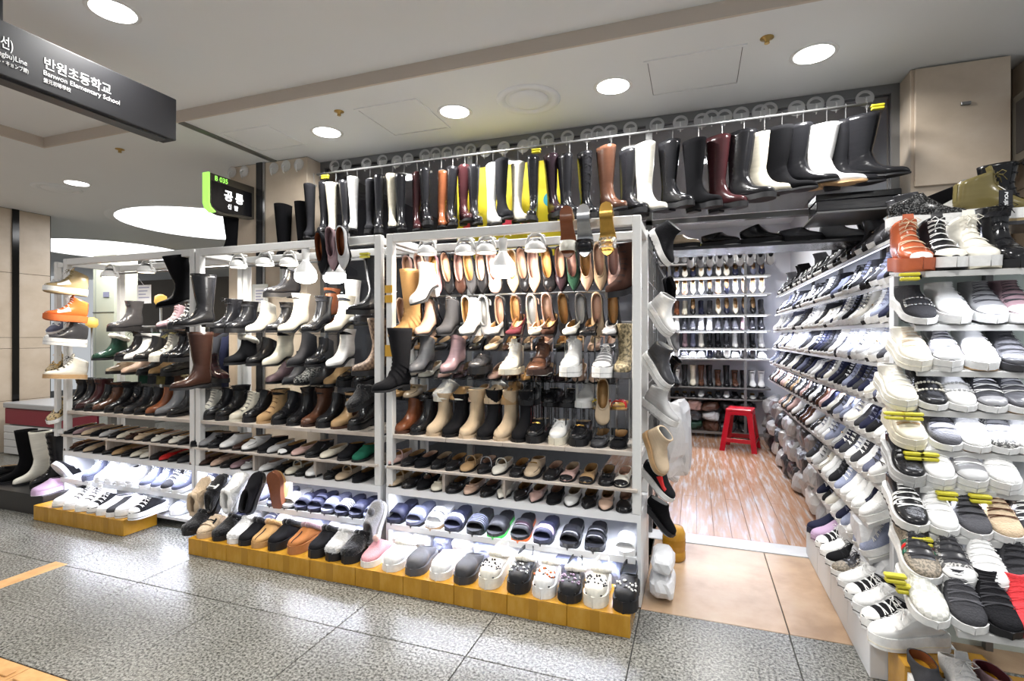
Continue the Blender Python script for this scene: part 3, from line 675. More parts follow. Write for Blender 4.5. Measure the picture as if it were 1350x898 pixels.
# ceilings
ce = struct(MB().box(-14, 3.2, 2.46, 9.2, 2.65, 2.74).put('ceiling', CEIL))
c2 = struct(MB().box(-14, -4.56, -3, 2.46, 2.65, 2.74).put('ceiling', CEIL)); c3 = struct(MB().box(-4.54, 3.2, -3, 2.46, 2.722, 2.80).put('ceiling', CEIL))
struct(MB().box(-4.56, 3.2, 2.445, 2.459, 2.649, 2.724).put('trim_1', FASC)); struct(MB().box(-4.559, -4.54, -3, 2.445, 2.649, 2.724).put('trim_2', FASC))
struct(MB().box(-3.19, -3.135, 2.46, 3.25, 2.643, 2.652).put('trim_3', flat('joint cover steel', (.22, .22, .21), .35, .7)))
DLENS = flat('lit downlight lens', (1, 1, 1), .5, emit=(1, .985, .95), es=14)
def downlight(x, y, z, label, r=.088, watts=DOWNLIGHT_W):
    e = tag(empty('ceiling_downlight', (x, y, z)), label, 'downlight', 'ceiling downlights')
    MB().lathe([(r, -.002), (r + .014, -.006), (r + .02, -.001), (r + .02, .0)], 28, close=False).put('rim', WHITE, e, True)
    MB().lathe([(.0001, -.003), (r, -.003), (r, -.001)], 28, close=False).put('lens', DLENS, e)
    l = bpy.data.lights.new('downlight_lamp', 'AREA'); l.shape = 'DISK'; l.size = r * 2; l.energy = watts; l.color = (1, .985, .96); l.spread = R(160)
    o = bpy.data.objects.new('downlight_lamp', l); COL.objects.link(o); o.location = (0, 0, -.012); o.parent = e
for x, w_ in ((-2.38, 'nearest the beige pillar'), (-1.413, 'between ceiling hatch and round air vent'), (-.435, 'between round air vent and large ceiling hatch'), (.551, 'between brass sprinkler and travertine block')):
    downlight(x, 2.915, 2.65, 'round white ceiling downlight ' + w_)
downlight(-2.48, 1.6, 2.722, 'round ceiling downlight above the hanging direction sign', .088, 10); downlight(-5.32, 3.12, 2.65, 'round downlight beside the shallow air vent down the passage')
for k_, (x, y) in enumerate(((-4.0, .2), (-1.0, .2), (1.6, .2), (.5, 1.6), (2.4, 1.6), (-2.5, -1.6), (.6, -1.6))): downlight(x, y, 2.722, f'added out-of-view downlight in the passage ceiling, {ORD[k_ + 1]} from the direction sign')  # lamps out of view, added to light the passage and racks
downlight(-6.0, 1.9, 2.65, 'added out-of-view downlight brightening the tall stone wall')  # extra lamp beyond the view, added to brighten the stone wall
for x, y, w_ in ((-.0, 4.4, 'nearest the doorway'), (.2, 5.9, 'nearest the back shelving')): downlight(x, y, 2.65, 'added round downlight inside the shop ' + w_, .088, 24)  # ceiling lamps added to light the shop interior
def vent(x, y, z, r, label):
    e = tag(empty('air_vent', (x, y, z)), label, 'air vent')
    MB().lathe([(r * .72, -.001), (r * .8, -.012), (r * .93, -.014), (r, -.002), (r, 0)], 36, close=False).put('flange', CEIL, e, True)
    MB().lathe([(r * .72, -.001), (r * .73, .0), (r * .60, .0005)], 36, close=False).put('gap', flat('vent gap', (.03, .03, .03), .8), e)
    MB().lathe([(.0001, -.022), (r * .35, -.021), (r * .58, -.014), (r * .63, -.002)], 36, close=False).put('damper_disc', CEIL, e, True)
vent(-.93, 2.91, 2.65, .19, 'round cream air vent in ceiling above hanging boots'); vent(-5.67, 3.16, 2.65, .19, 'shallow round air vent farther down the passage')
def hatch(x0, x1, y0, y1, label):
    e = tag(empty('access_hatch', ((x0 + x1) / 2, (y0 + y1) / 2, 2.65)), label, 'ceiling hatch'); a, b = (x1 - x0) / 2, (y1 - y0) / 2
    f = MB(); t = .018
    for bx in ((-a, a, -b, -b + t), (-a, a, b - t, b), (-a, -a + t, -b + t, b - t), (a - t, a, -b + t, b - t)): f.box(*bx, -.006, 0)
    f.put('frame', CEIL, e); bevel(MB().box(-a + t + .003, a - t - .003, -b + t + .003, b - t - .003, -.004, 0).put('panel', CEIL, e), .001, 1)
    MB().box(-a + t, a - t, -b + t, b - t, -.0009, 0).put('shadow_gap', GROUT, e)
hatch(-.25, .233, 2.70, 3.11, 'large square ceiling hatch beside the brass sprinkler'); hatch(-1.98, -1.545, 2.67, 3.126, 'square ceiling hatch with cracked edge beside downlight'); hatch(-3.09, -2.67, 2.68, 3.05, 'faint ceiling hatch beside the shop name sign')
for x, y, lb in ((-2.088, 2.67, 'small brass sprinkler head beside the cracked hatch'), (.315, 2.683, 'brass sprinkler head beside the large hatch'), (-4.05, 2.66, 'small sprinkler head beyond the direction sign')):
    e = tag(empty('sprinkler', (x, y, 2.65)), lb, 'sprinkler'); br = flat('brass', (.45, .3, .1), .35, .8)
    MB().lathe([(.03, 0), (.03, -.003), (.012, -.008), (.010, -.02)], 16).put('escutcheon', br, e, True); MB().lathe([(.012, -.022), (.012, -.026)], 10).put('deflector', br, e)
OVAL = flat('lit ceiling dome', (1, 1, 1), .5, emit=(.97, .98, 1), es=2.6)
for x, y, r, lb in ((-5.75, 4.88, .98, 'large round luminous ceiling dome behind the name sign'), (-8.95, 5.75, 1.05, 'large round luminous ceiling dome behind the far stone pillar')):
    e = tag(empty('ceiling_dome_light', (x, y, 2.65)), lb, 'ceiling light')
    MB().lathe([(r, -.002), (r + .07, -.012), (r + .09, 0)], 40, close=False).put('rim', CEIL, e, True); MB().lathe([(.001, -.003), (r, -.003)], 40, close=False).put('diffuser', OVAL, e)
    area('dome_lamp', (x, y, 2.62), (0, 0, 0), 1.4, 1.4, 45)
# pillars and storefront
BLK = flat('dark joint strip', (.03, .03, .03), .3, .5)
def pillar(name, x0, x1, y0, y1, zs, label, ysplit=None):
    p = struct(MB().box(x0 + .006, x1 - .006, y0 + .006, y1, 0, 2.65).put(name, GROUT), label)
    for za, zb in zip(zs, zs[1:]): bevel(MB().box(x0, x1, y0, y1 - .01, za + .002, zb - .002).put('stone_panel', TRAV, p), .002, 1)
    return p
pl = pillar('wall_pillar', -3.64, -2.84, 3.25, 3.62, [0, .62, 1.27, 1.86, 2.648], 'beige travertine pillar behind the middle rack')
MB().box(-3.335, -3.275, 3.235, 3.26, 0, 2.65).put('metal_strip', flat('dark steel strip', (.07, .07, .075), .25, .8), pl)
MB().box(-3.27, -3.25, 3.238, 3.26, 0, 2.65).put('metal_strip', flat('bright steel strip', (.4, .4, .4), .25, .9), pl)
pr = pillar('wall_pillar', 1.06, 1.475, 3.25, 3.62, [0, .9, 1.9, 2.648], 'beige travertine pillar right of the doorway')
bevel(MB().box(1.075, 1.468, 3.232, 3.25, 2.03, 2.64).put('board_panel', TRAV, pr), .002, 1); bevel(MB().box(1.265, 1.305, 3.22, 3.232, 2.42, 2.436).put('bracket', GREYM, pr), .001, 1)
struct(MB().box(1.476, 1.56, 3.42, 3.62, 0, 2.65).put('trim_4', flat('brown recess', (.12, .085, .05), .6)))
pillar('wall_pillar', 1.56, 2.4, 3.25, 3.62, [0, 1.0, 2.0, 2.648], 'travertine pillar beyond the dark recess')
s = pillar('wall_left', -8.2, -7.05, .5, 3.87, [0, .55, 1.12, 1.24, 1.95, 2.648], 'tall beige stone wall at the passage end')
y_ = yatx(20, -7.05)
MB().box(-7.2, -7.035, y_ - .03, y_ + .03, 0, 2.65).put('metal_strip', flat('dark mirror strip', (.03, .03, .03), .12, .9), s)
wn = struct(MB().box(-2.84, 1.06, 3.40, 3.45, 2.60, 2.65).put('window_1', GREYM), 'grey metal storefront window frame above the hanging boots')
for x0, x1 in ((-2.84, -2.80), (-1.55, -1.51), (-.30, -.26), (1.02, 1.06)): MB().box(x0, x1, 3.40, 3.45, 0 if x1 < 0 else 1.0, 2.60).put('mullion', GREYM, wn)
MB().box(-2.80, 1.02, 3.40, 3.45, 1.96, 1.99).put('transom', GREYM, wn)
GLASS = clear_mat('storefront glass', (.62, .63, .64), .25, .03)
for x0, x1, z0 in ((-2.80, -1.55, 2.0), (-1.51, -.30, 2.0), (-.26, 1.02, 2.0), (-2.80, -1.55, 0.02), (-1.51, -.30, .02)): MB().box(x0, x1, 3.42, 3.428, z0, 2.60 if z0 > 1 else 1.95).put('pane', GLASS, wn)
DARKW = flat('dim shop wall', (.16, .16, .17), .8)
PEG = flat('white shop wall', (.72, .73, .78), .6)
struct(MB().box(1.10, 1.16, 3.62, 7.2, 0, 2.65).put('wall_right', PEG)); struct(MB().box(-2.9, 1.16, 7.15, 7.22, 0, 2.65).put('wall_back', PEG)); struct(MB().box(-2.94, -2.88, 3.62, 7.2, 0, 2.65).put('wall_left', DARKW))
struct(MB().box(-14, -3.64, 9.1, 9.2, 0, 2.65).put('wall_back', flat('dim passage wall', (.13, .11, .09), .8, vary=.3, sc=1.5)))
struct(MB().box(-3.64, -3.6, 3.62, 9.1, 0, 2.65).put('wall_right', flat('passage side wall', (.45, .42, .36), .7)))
# ================================================================= signs
DS = empty('direction_sign', (-2.6, 1.35, 2.29)); tag(DS, 'long black hanging direction sign with white school name', 'sign')
INK = flat('white sign lettering', (.9, .9, .9), .5, emit=(1, 1, 1), es=.15)
bevel(MB().box(-.10, 0, -1.1, .646, 0, .222).put('casing', flat('black sign face', (.014, .014, .017), .6), DS), .006, 2)
MB().box(-.085, -.015, -1.1, .60, -.008, 0).put('underside', flat('dark sign base', (.015, .015, .016), .4), DS)
bevel(MB().box(-.06, -.02, -.115, -.075, .222, .43).put('hanger', BLACKM, DS), .003, 1)
bevel(MB().box(-.06, -.02, -.9, -.86, .222, .43).put('hanger', BLACKM, DS), .003, 1)
RY = (R(90), 0, R(90))
def ds(s_, u0, u1, v0, size, bold):            # one line of lettering between two picture columns, baseline at v0 under u0
    y0, y1 = yatx(u0, -2.6), yatx(u1, -2.6); d = ray(u0, v0); t = -2.6 / d[0]
    text('lettering', s_, size, INK, DS, (.0012, y0 - 1.35, EYE + d[2] * t - 2.29), RY, bold, .0006, fit=y1 - y0)
ds('반원초등학교', 57, 145, 88, .055, .0004); ds('Banwon Elementary School', 56.5, 157, 98, .030, 0); ds('盤元初等學校', 57, 93, 107.5, .021, 0)
ds('부선)', -13, 16.4, 54.7, .055, .0004); ds('Seoul (Gyeongbu)Line', -58, 35, 49.4, .030, 0); ds('(ソウル・キョンブ線)', -20, 37, 74.5, .021, 0)
NS = empty('shop_sign', (-3.37, 2.84, 2.17)); tag(NS, 'black blade sign with green edge naming the shoe shop', 'sign')
pts = [(.0, .07), (.0, .29), (.41, .29), (.41, .03), (.12, .0), (.05, .012), (.012, .038)]
def yz_prism(pts, x0, x1):
    m = MB(); n = len(pts); m.V += [(x0, y, z) for y, z in pts] + [(x1, y, z) for y, z in pts]
    m.F += [tuple(range(n))[::-1], tuple(range(n, 2 * n))] + [(k, (k + 1) % n, n + (k + 1) % n, n + k) for k in range(n)]; return m
yz_prism(pts, -.06, 0).put('casing', flat('bronze sign casing', (.12, .11, .09), .35, .6), NS)
yz_prism([(.018, .072), (.018, .235), (.385, .235), (.385, .045), (.12, .018), (.06, .026), (.03, .045)], -.001, .003).put('face', flat('black shop sign face', (.006, .006, .008), .25), NS)
GRN = flat('lit green edge', (.3, .7, .1), .4, emit=(.35, .9, .12), es=1.3)
yz_prism([(-.006, .068), (-.006, .292), (.004, .292), (.004, .07), (.016, .04), (.054, .014), (.05, .006), (.01, .03)], -.06, .002).put('edge_light', GRN, NS)
SINK = flat('lit sign lettering', (1, 1, 1), .5, emit=(1, 1, 1), es=1.5)
text('lettering', '공', .085, SINK, NS, (.0035, .125, .125), RY, .0028, .0006); text('lettering', '룡', .085, SINK, NS, (.0035, .225, .125), RY, .0028, .0006)
text('lettering', '신', .04, SINK, NS, (.0035, .155, .062), RY, .001, .0006); text('lettering', '발', .04, SINK, NS, (.0035, .215, .062), RY, .001, .0006)
text('number', 'B 035', .05, GRN, NS, (.0005, .045, .245), RY, .0006, .0006)
bevel(MB().box(-.04, -.02, .38, .412, .1, .2).put('wall_mount', GREYM, NS), .002, 1)
e = empty('shop_sign', (1.475, 2.70, 2.12)); tag(e, 'black blade sign jutting from beyond the doorway pillar', 'sign')
bevel(MB().box(.0, .06, -.1, .54, -.02, .31).put('casing', flat('bronze sign casing', (.12, .11, .09), .35, .6), e), .004, 2); MB().box(-.003, 0, -.07, .50, .02, .27).put('face', flat('black shop sign face', (.006, .006, .008), .25), e)
text('lettering', '슈', .1, SINK, e, (-.004, .03, .13), (R(90), 0, R(-90)), .002, .0006)
# ================================================================= racks
RY0, RY1, ZTOP, ZCAB, ZPL, ZFL = 2.45, 2.86, 1.815, .425, .715, .545
def planks(root, x0, x1, y0, y1, z, n, mat, nm='shelf_board', t=.022):
    for k in range(n):
        a = x0 + (x1 - x0) * k / n; b = x0 + (x1 - x0) * (k + 1) / n
        bevel(MB().box(a + .001, b - .001, y0, y1, z - t, z).put(nm, mat, root), .002, 1)
BOARD = stone('whitewashed board', (.42, .36, .31), (.52, .46, .41), (.60, .56, .52), 9, .45, (.6, 8, 1))
RACKS = {}
def rack(key, u0, u1, label):
    x0, x1 = xat(u0, RY0), xat(u1, RY0); p = .04
    e = tag(empty('display_rack', ((x0 + x1) / 2, RY0, ZCAB)), label, 'rack', 'white steel display racks'); RACKS[key] = (x0, x1)
    a, b = x0 - (x0 + x1) / 2, x1 - (x0 + x1) / 2; h = ZTOP - ZCAB; d = RY1 - RY0
    for sx in (a, b - p):
        for sy in (0, d - p): bevel(MB().box(sx, sx + p, sy, sy + p, 0, h).put('post', WHITE, e), .003, 1)
        bevel(MB().box(sx + .004, sx + p - .004, p, d - p, h - .05, h - .01).put('side_beam', WHITE, e), .002, 1)
        MB().box(sx + .01, sx + p - .01, p, d - p, ZPL - ZCAB - .06, ZPL - ZCAB - .03).put('side_rail', WHITE, e)
    for sy in (0, d - p): bevel(MB().box(a + p, b - p, sy, sy + p, h - .045, h).put('top_beam', WHITE, e), .003, 1)
    n = 4 if key == 3 else 3
    planks(e, a + p, b - p, .002, .33, ZPL - ZCAB, n, BOARD)
    planks(e, a + p * .3, b - p * .3, -.02, .26, ZFL - ZCAB, 1, BOARD, t=.014)
    for k in range(1, n - 1 if n > 3 else n): MB().box(a + (b - a) * k / n - .008, a + (b - a) * k / n + .008, .02, .25, .001, ZFL - ZCAB - .014).put('divider', BOARD, e)
    MB().tube([(a + p, .31, h - .075), (b - p, .31, h - .075)], .008).put('hanging_rail', GREYM, e, True)
    MB().tube([(a + p, .33, .9), (b - p, .33, .9)], .008).put('hanging_rail', GREYM, e, True)
    # lit cabinet below
    c = tag(empty('lit_cabinet', ((x0 + x1) / 2, RY0, 0)), label.replace('steel shoe rack', 'lit cabinet').replace('tall ', 'low '), 'cabinet', 'lit cabinets under the racks')
    t = .018
    for sx in (a, b - t): MB().box(sx, sx + t, 0, d, 0, ZCAB - t).put('side_panel', LAM, c)
    MB().box(a, b, 0, d, ZCAB - t, ZCAB - .001).put('top_panel', LAM, c); MB().box(a + t, b - t, d - t, d, .06, ZCAB - t).put('back_panel', LAM, c)
    MB().box(a + t, b - t, .0, d - t, .05, .068).put('bottom_panel', LAM, c)
    # mid shelf sloping to the front
    m = MB(); m.V += [(a + t, -.02, .225), (b - t, -.02, .225), (b - t, d - t, .285), (a + t, d - t, .285), (a + t, -.02, .21), (b - t, -.02, .21), (b - t, d - t, .27), (a + t, d - t, .27)]
    m.F += [(0, 1, 2, 3), (7, 6, 5, 4), (0, 4, 5, 1), (1, 5, 6, 2), (2, 6, 7, 3), (3, 7, 4, 0)]; m.put('mid_shelf', LAM, c)
    MB().box(a + t, b - t, -.026, -.02, .205, .236).put('shelf_lip', LAM, c)
    LED = flat('led strip', (1, 1, 1), .5, emit=(.80, .84, 1), es=3.5)
    MB().box(a + t, b - t, 0, .008, ZCAB - t - .02, ZCAB - t).put('fascia', LAM, c)
    for yy, zz in ((.02, ZCAB - t - .002), (.0, .203)):
        MB().box(a + .03, b - .03, yy, yy + .012, zz - .005, zz).put('led_strip', LED, c)
    xm = (x0 + x1) / 2
    area('led_lamp', (xm, RY0 + .03, ZCAB - t - .013), (R(-25), 0, 0), b - a - .1, .012, LED_W * (b - a) / 1.3, (.80, .84, 1)).data.spread = R(170)
    area('led_lamp', (xm, RY0 + .01, .196), (R(-25), 0, 0), b - a - .1, .012, LED_W * .8 * (b - a) / 1.3, (.80, .84, 1)).data.spread = R(170)
    return e
rack(1, 83, 255.5, 'tall white steel shoe rack farthest from the shop doorway')
rack(2, 257.5, 501.5, 'tall white steel shoe rack in front of the beige pillar')
rack(3, 509, 845, 'tall white steel shoe rack beside the shop doorway')
# clear acrylic stands, one under each raised shoe
ACR = clear_mat('clear acrylic', (.985, .99, .99), .05, .05)
STANDS = {}
def stand_to(z0):
    def f(loc, Z, lb='clear acrylic riser standing apart under a single boot'):
        key = round(Z - z0, 3)
        if key not in STANDS:
            m = MB(); h = key; m.box(-.045, .045, -.1, .1, h - .004, h - .0005)
            for sx in (-.03, .03): m.box(sx - .004, sx + .004, -.02, .02, 0.004, h - .004)
            m.box(-.05, .05, -.05, .05, 0, .004); STANDS[key] = m.mesh('acrylic_stand')
        o = put("acrylic_stand", STANDS[key], ACR, None, (loc[0], loc[1], z0)); tag(o, lb, 'shoe stand', 'clear acrylic shoe risers')
    return f
# clip lamps and bulbs on the rack beams
LW = flat('lit lamp lens', (1, 1, 1), .5, emit=(1, .98, .94), es=16); LO = flat('lit warm lamp lens', (1, .9, .75), .5, emit=(1, .80, .56), es=16)
DARKIN = flat('lamp inside', (.1, .1, .1), .5)
def clip_lamp(u, v, warm, label, lit=True):
    Y = 2.53; x, z = xat(u, Y), zat(u, v, Y)
    e = tag(empty('clip_spotlight', (x, Y, z)), label, 'lamp', 'clip-on spotlights under the rack beams')
    bevel(MB().box(-.045, .045, .0, .035, .065, ZTOP - .05 - z).put('bracket', WHITE, e), .004, 1)
    m = MB()
    pts = [(.052 * math.cos(math.pi * k / 10), .0, .002 + .07 * math.sin(math.pi * k / 10)) for k in range(11)]; m.tube(pts, .007, 6); m.put('yoke', WHITE, e, True)
    MB().lathe([(.028, .03), (.05, .012), (.056, -.012), (.056, -.02), (.05, -.02), (.046, 0)], 22, close=False).put('shade', WHITE, e, True)
    MB().lathe([(.0001, .045), (.02, .042), (.03, .03), (.046, .005)], 18, close=False).put('housing', DARKIN, e, True)
    MB().lathe([(.0001, -.016), (.05, -.016)], 20, close=False).put('lens', (LO if warm else LW) if lit else LAM, e)
    if lit:
        l = bpy.data.lights.new('spot_lamp', 'AREA'); l.shape = 'DISK'; l.size = .09; l.energy = CLIP_W * 2.2; l.color = (1, .83, .62) if warm else (1, .97, .9)
        o = bpy.data.objects.new('spot_lamp', l); COL.objects.link(o); o.location = (0, -.0, -.022); o.parent = e
def bulb(u, v, label, s=1.0):
    Y = 2.47; x, z = xat(u, Y), zat(u, v, Y)
    e = tag(empty('led_bulb', (x, Y, z)), label, 'light bulb', 'hanging bulbs on the racks')
    MB().lathe([(.018 * s, .075), (.018 * s, .11), (.02 * s, .112), (.02 * s, .145)], 14).put('socket', WHITE, e, True)
    MB().lathe([(.018 * s, .075), (.026 * s, .06), (.052 * s, .02), (.054 * s, .0)], 20, close=False).put('housing', flat('ribbed bulb housing', (.8, .8, .8), .35), e, True)
    MB().lathe([(.054 * s, .0), (.054 * s, -.03), (.046 * s, -.046), (.025 * s, -.055), (.0001, -.057)], 20, close=False).put('diffuser', flat('lit bulb diffuser', (1, 1, 1), .4, emit=(1, 1, .98), es=15), e, True)
    MB().tube([(0, 0, .145), (.01, .03, .18), (.03, .04, ZTOP - .045 - z)], .003, 5).put('cord', WHITE, e, True)
    point('bulb_lamp', (x, Y - .0, z - .075), CLIP_W * 1.5, (1, .98, .95), .04)
for u, v, w_, lb in ((563, 331, 1, 'warm clip spotlight nearest the slouchy tan boot'), (613, 330, 0, 'white clip spotlight second from the slouchy tan boot'), (641, 329, 1, 'warm clip spotlight beside the bulb on the doorway rack'), (706, 326, 1, 'warm clip spotlight past the bulb towards the doorway'),
                     (314, 349, 0, 'white clip spotlight farthest from doorway on the pillar-side rack'), (349, 346, 0, 'white clip spotlight second on the pillar-side rack'), (381, 346, 1, 'warm clip spotlight beside the two bulbs'),
                     (145, 362, 0, 'white clip spotlight first on the farthest rack'), (193, 356, 1, 'warm clip spotlight second on the farthest rack'), (232, 353, 0, 'white clip spotlight beside the black boot on farthest rack')):
    clip_lamp(u, v, w_, lb)
bulb(663, 352, 'bright white bulb hanging from the doorway rack', 1.15); bulb(403, 361, 'bright white bulb nearest the warm spotlight', 1.15); bulb(441, 361, 'bright white bulb behind the hung pointed mules', 1.15)
# ================================================================= boot rail above the racks
RAILY, RAILZ = 3.15, 2.46
e = tag(empty('boot_rail', (-.9, RAILY, RAILZ)), 'long thin steel rail carrying the hanging boots', 'rail')
MB().tube([(-1.76, 0, 0), (1.76, 0, 0)], .008, 8).put('rod', GREYM, e, True)
for x in (-1.76, 1.76): MB().tube([(x, 0, 0), (x, .10 if x < 0 else .1, .0)], .007, 6).put('bracket', GREYM, e, True)
YEL = flat('yellow plastic', (.56, .50, .03), .4)
CUP = flat('milky suction cup', (.8, .8, .8), .35); MATS['milky suction cup'].node_tree.nodes['Principled BSDF'].inputs['Alpha'].default_value = .62
SUC = MB().lathe([(.001, -.012), (.012, -.012), (.03, -.006), (.046, 0), (.046, .003)], 20, close=False).mesh('cup', True); HOOK = MB().tube([(0, -.012, .0), (0, -.03, -.01), (0, -.03, -.05), (0, -.018, -.062)], .004, 5).mesh('hook', True)
def cup(x, y, z, label, grp='suction cups along the shop glass'):
    e = tag(empty('suction_cup', (x, y, z)), label, 'suction cup', grp); put('disc', SUC, CUP, e, rot=(R(-90) * -1, 0, 0)); put('hook', HOOK, WHITE, e)
for k_, (u, v) in enumerate(((441, 219), (457, 218), (483, 216), (504, 212), (523, 213), (538, 210), (560, 205), (574, 203), (589, 202), (605, 201), (620, 198), (640, 199), (664, 195), (690, 193), (703, 188), (722, 184), (748, 181), (774, 179), (788, 175), (805, 174), (831, 170), (866, 165), (897, 162), (925, 159), (938, 155), (955, 154), (977, 151), (1002, 148), (1014, 145), (1050, 143), (1075, 138), (1101, 136), (1140, 130))):
    cup(xat(u, 3.395), 3.395, zat(u, v, 3.395), f'clear suction cup with hook on shop glass, {ORD[k_ + 1]} from the beige pillar')
for k_, (u, v) in enumerate(((306, 227), (322, 226), (361, 222), (377, 219), (394, 217))): cup(xat(u, 3.235), 3.235, zat(u, v, 3.235), f'clear suction cup with hook on the beige pillar, {ORD[k_ + 1]} from the sign', 'suction cups on the pillar')
# yellow poster behind the boots
e = tag(empty('poster', (xat(680, 3.39), 3.385, 2.05)), 'bright yellow poster with colour spots behind hanging boots', 'poster')
pw = xat(745, 3.39) - xat(680, 3.39); pw0 = xat(680, 3.39) - xat(603, 3.39)
bevel(MB().box(-pw0, pw, 0, .006, -.25, .40).put('sheet', flat('yellow poster paper', (.75, .62, .02), .6), e), .001, 1)
for x, z, r_, c in ((.25, .13, .05, (.05, .4, .5)), (.28, -.02, .02, (.01, .01, .01)), (.31, .0, .012, (.01, .01, .01)), (.33, -.04, .014, (.01, .01, .01)), (-.35, -.02, .05, (.8, .08, .08)), (-.05, -.03, .06, (.7, .05, .1)), (.1, -.03, .06, (.7, .04, .08))):
    MB().lathe([(.0001, .0), (r_, .0)], 16, close=False).put('colour_spot', flat('poster ink %.2f %.2f' % (c[0], c[2]), c, .6), e, loc=(x, -.001, z), rot=(R(90), 0, 0))
# notices
def notice(x, y, z, w_, h_, label, rot=(0, 0, 0), lines=5, holder=True):
    e = tag(empty('notice', (x, y, z), rot), label, 'notice'); PAP = flat('notice paper', (.8, .8, .82), .7)
    if holder: bevel(MB().box(-w_ / 2 - .03, w_ / 2 + .03, .0, .012, -h_ / 2 - .03, h_ / 2 + .03).put('holder', flat('pale notice holder', (.62, .64, .62), .4), e), .003, 1)
    MB().box(-w_ / 2, w_ / 2, -.002, 0, -h_ / 2, h_ / 2).put('sheet', PAP, e)
    for k in range(lines): MB().box(-w_ * .38, w_ * (.38 - .12 * (k % 3)), -.0028, -.002, h_ * (.36 - .72 * k / lines) - h_ * .035, h_ * (.36 - .72 * k / lines) + h_ * .03).put('text_line', flat('grey print', (.35, .36, .5), .7), e)
notice(xat(343, 3.22), 3.215, zat(343, 393, 3.22), .10, .16, 'framed grey notice mounted on the beige pillar'); notice(xat(381, 3.22), 3.215, zat(381, 365, 3.22), .12, .13, 'pale notice above yellow tape on the beige pillar', lines=3)
notice(xat(190, 2.95), 2.95, zat(190, 388, 2.95), .16, .15, 'white paper notice hanging behind the farthest rack', lines=4, holder=False)
MB().tube([(0, 0, .07), (0, -.1, ZTOP - .03 - zat(190, 388, 2.95))], .0015, 4).put('string', WHITE, bpy.data.objects['notice.002'])
# ================================================================= right-hand sneaker shelving
GW = flat('grey white shelf edge', (.5, .5, .49), .4)
FR = {k: (y, zat(u, v, y)) for k, u, v, y in (('A', 1258, 356, 2.22), ('B', 1268, 429, 2.31), ('C', 1268, 490, 2.29), ('D', 1270, 544, 2.265), ('E', 1270, 597, 2.23), ('F', 1245, 645, 2.18), ('G', 1245, 708, 2.10), ('H', 1265, 776, 2.0), ('I', 1285, 836, 1.90))}
sx0, sx1 = .80, 1.40
e = tag(empty('sneaker_shelf', (sx0, 2.3, 0)), 'white many-tier sneaker shelving facing the passage', 'shelf')
MB().box(-.005, sx1 - sx0, .30, .315, 0, 1.50).put('back_panel', flat('pale shelf back', (.66, .74, .70), .5), e)
MB().box(-.022, -.006, .262, .315, 0, 1.5).put('end_panel', LAM, e)
TILT = {'A': 6, 'B': 20, 'C': 20, 'D': 20, 'E': 19, 'F': 19, 'G': 19, 'H': 18, 'I': 16}
def tilted(x0, x1, y0, y1, z, t, th=.018, lip=.03):       # a sloping board with a turned-down front lip, front edge at height z
    m = MB(); d = (y1 - y0) * math.tan(R(t)); m.V += [(x0, y0, z), (x1, y0, z), (x1, y1, z + d), (x0, y1, z + d), (x0, y0, z - lip), (x1, y0, z - lip), (x1, y0 + .012, z - lip), (x0, y0 + .012, z - lip), (x0, y0 + .012, z - th), (x1, y0 + .012, z - th), (x1, y1, z + d - th), (x0, y1, z + d - th)]
    m.F += [(0, 1, 2, 3), (0, 4, 5, 1), (4, 7, 6, 5), (7, 8, 9, 6), (8, 11, 10, 9), (3, 2, 10, 11), (1, 5, 6, 9, 10, 2), (0, 3, 11, 8, 7, 4)]; return m
for k, (y, z) in FR.items(): tilted(-.03 if k in 'ABCDE' else -.06, sx1 - sx0, y + .004 - 2.3, y - 2.3 + .22 if k != 'A' else .29, z - .001 + .004 * math.tan(R(TILT[k])), TILT[k], .010, .020).put('shelf_board', GW, e)
for x in (.30, .585): MB().box(x - .012, x + .012, .27, .30, 0, 1.5).put('upright', GREYM, e)
LED2 = flat('led strip', (1, 1, 1), .5, emit=(.80, .84, 1), es=3.5)
ks = list(FR)
for k in ('A', 'B', 'C', 'D', 'E', 'F', 'G', 'H'):
    y, z = FR[k]; MB().box(.02, sx1 - sx0, y - 2.3 + .024, y - 2.3 + .034, z - .010, z - .004).put('led_strip', LED2, e)
    if k in 'ABDFH': area('led_lamp', ((sx0 + sx1) / 2, y + .01, z - .036), (R(-10), 0, 0), sx1 - sx0, .012, LED_W * .42, (.9, .93, 1))
# long wall shelving down the aisle: (tier height, toe line X, Y start, Y end)
WR = [(1.71, .86, 2.62, 6.6), (1.50, .85, 2.62, 6.6), (1.31, .83, 2.62, 6.6), (1.12, .82, 2.62, 6.6), (.94, .80, 2.62, 6.6), (.765, .78, 2.62, 6.6), (.60, .74, 2.62, 5.6), (.44, .69, 2.60, 3.9), (.28, .70, 2.62, 3.6)]
WT = 27
e = tag(empty('aisle_shelving', (1.09, 4.6, 0)), 'long white tiered shelving along the aisle wall', 'shelf')
for z, x, ya, yb in WR:
    n = max(1, round((yb - ya) / 1.0))
    for k in range(n):
        a, b = ya + (yb - ya) * k / n, ya + (yb - ya) * (k + 1) / n
        o = tilted(-(b - a) / 2 + .002, (b - a) / 2 - .002, 0, .22, 0, WT, .012, .018).put('shelf_board', GW, e, loc=(x + .008 - 1.09, (a + b) / 2 - 4.6, z - .001 + .008 * math.tan(R(WT))), rot=(0, 0, R(-90)))
    if z > .7:
        MB().box(x + .03 - 1.09, x + .04 - 1.09, ya - 4.5, yb - 4.7, z - .010, z - .004).put('led_strip', LED2, e)
for z in (1.71, 1.31, .94): area('led_lamp', (.85, 4.6, z - .045), (0, R(-30), 0), .012, 3.9, LED_W * 1.5, (.80, .84, 1))
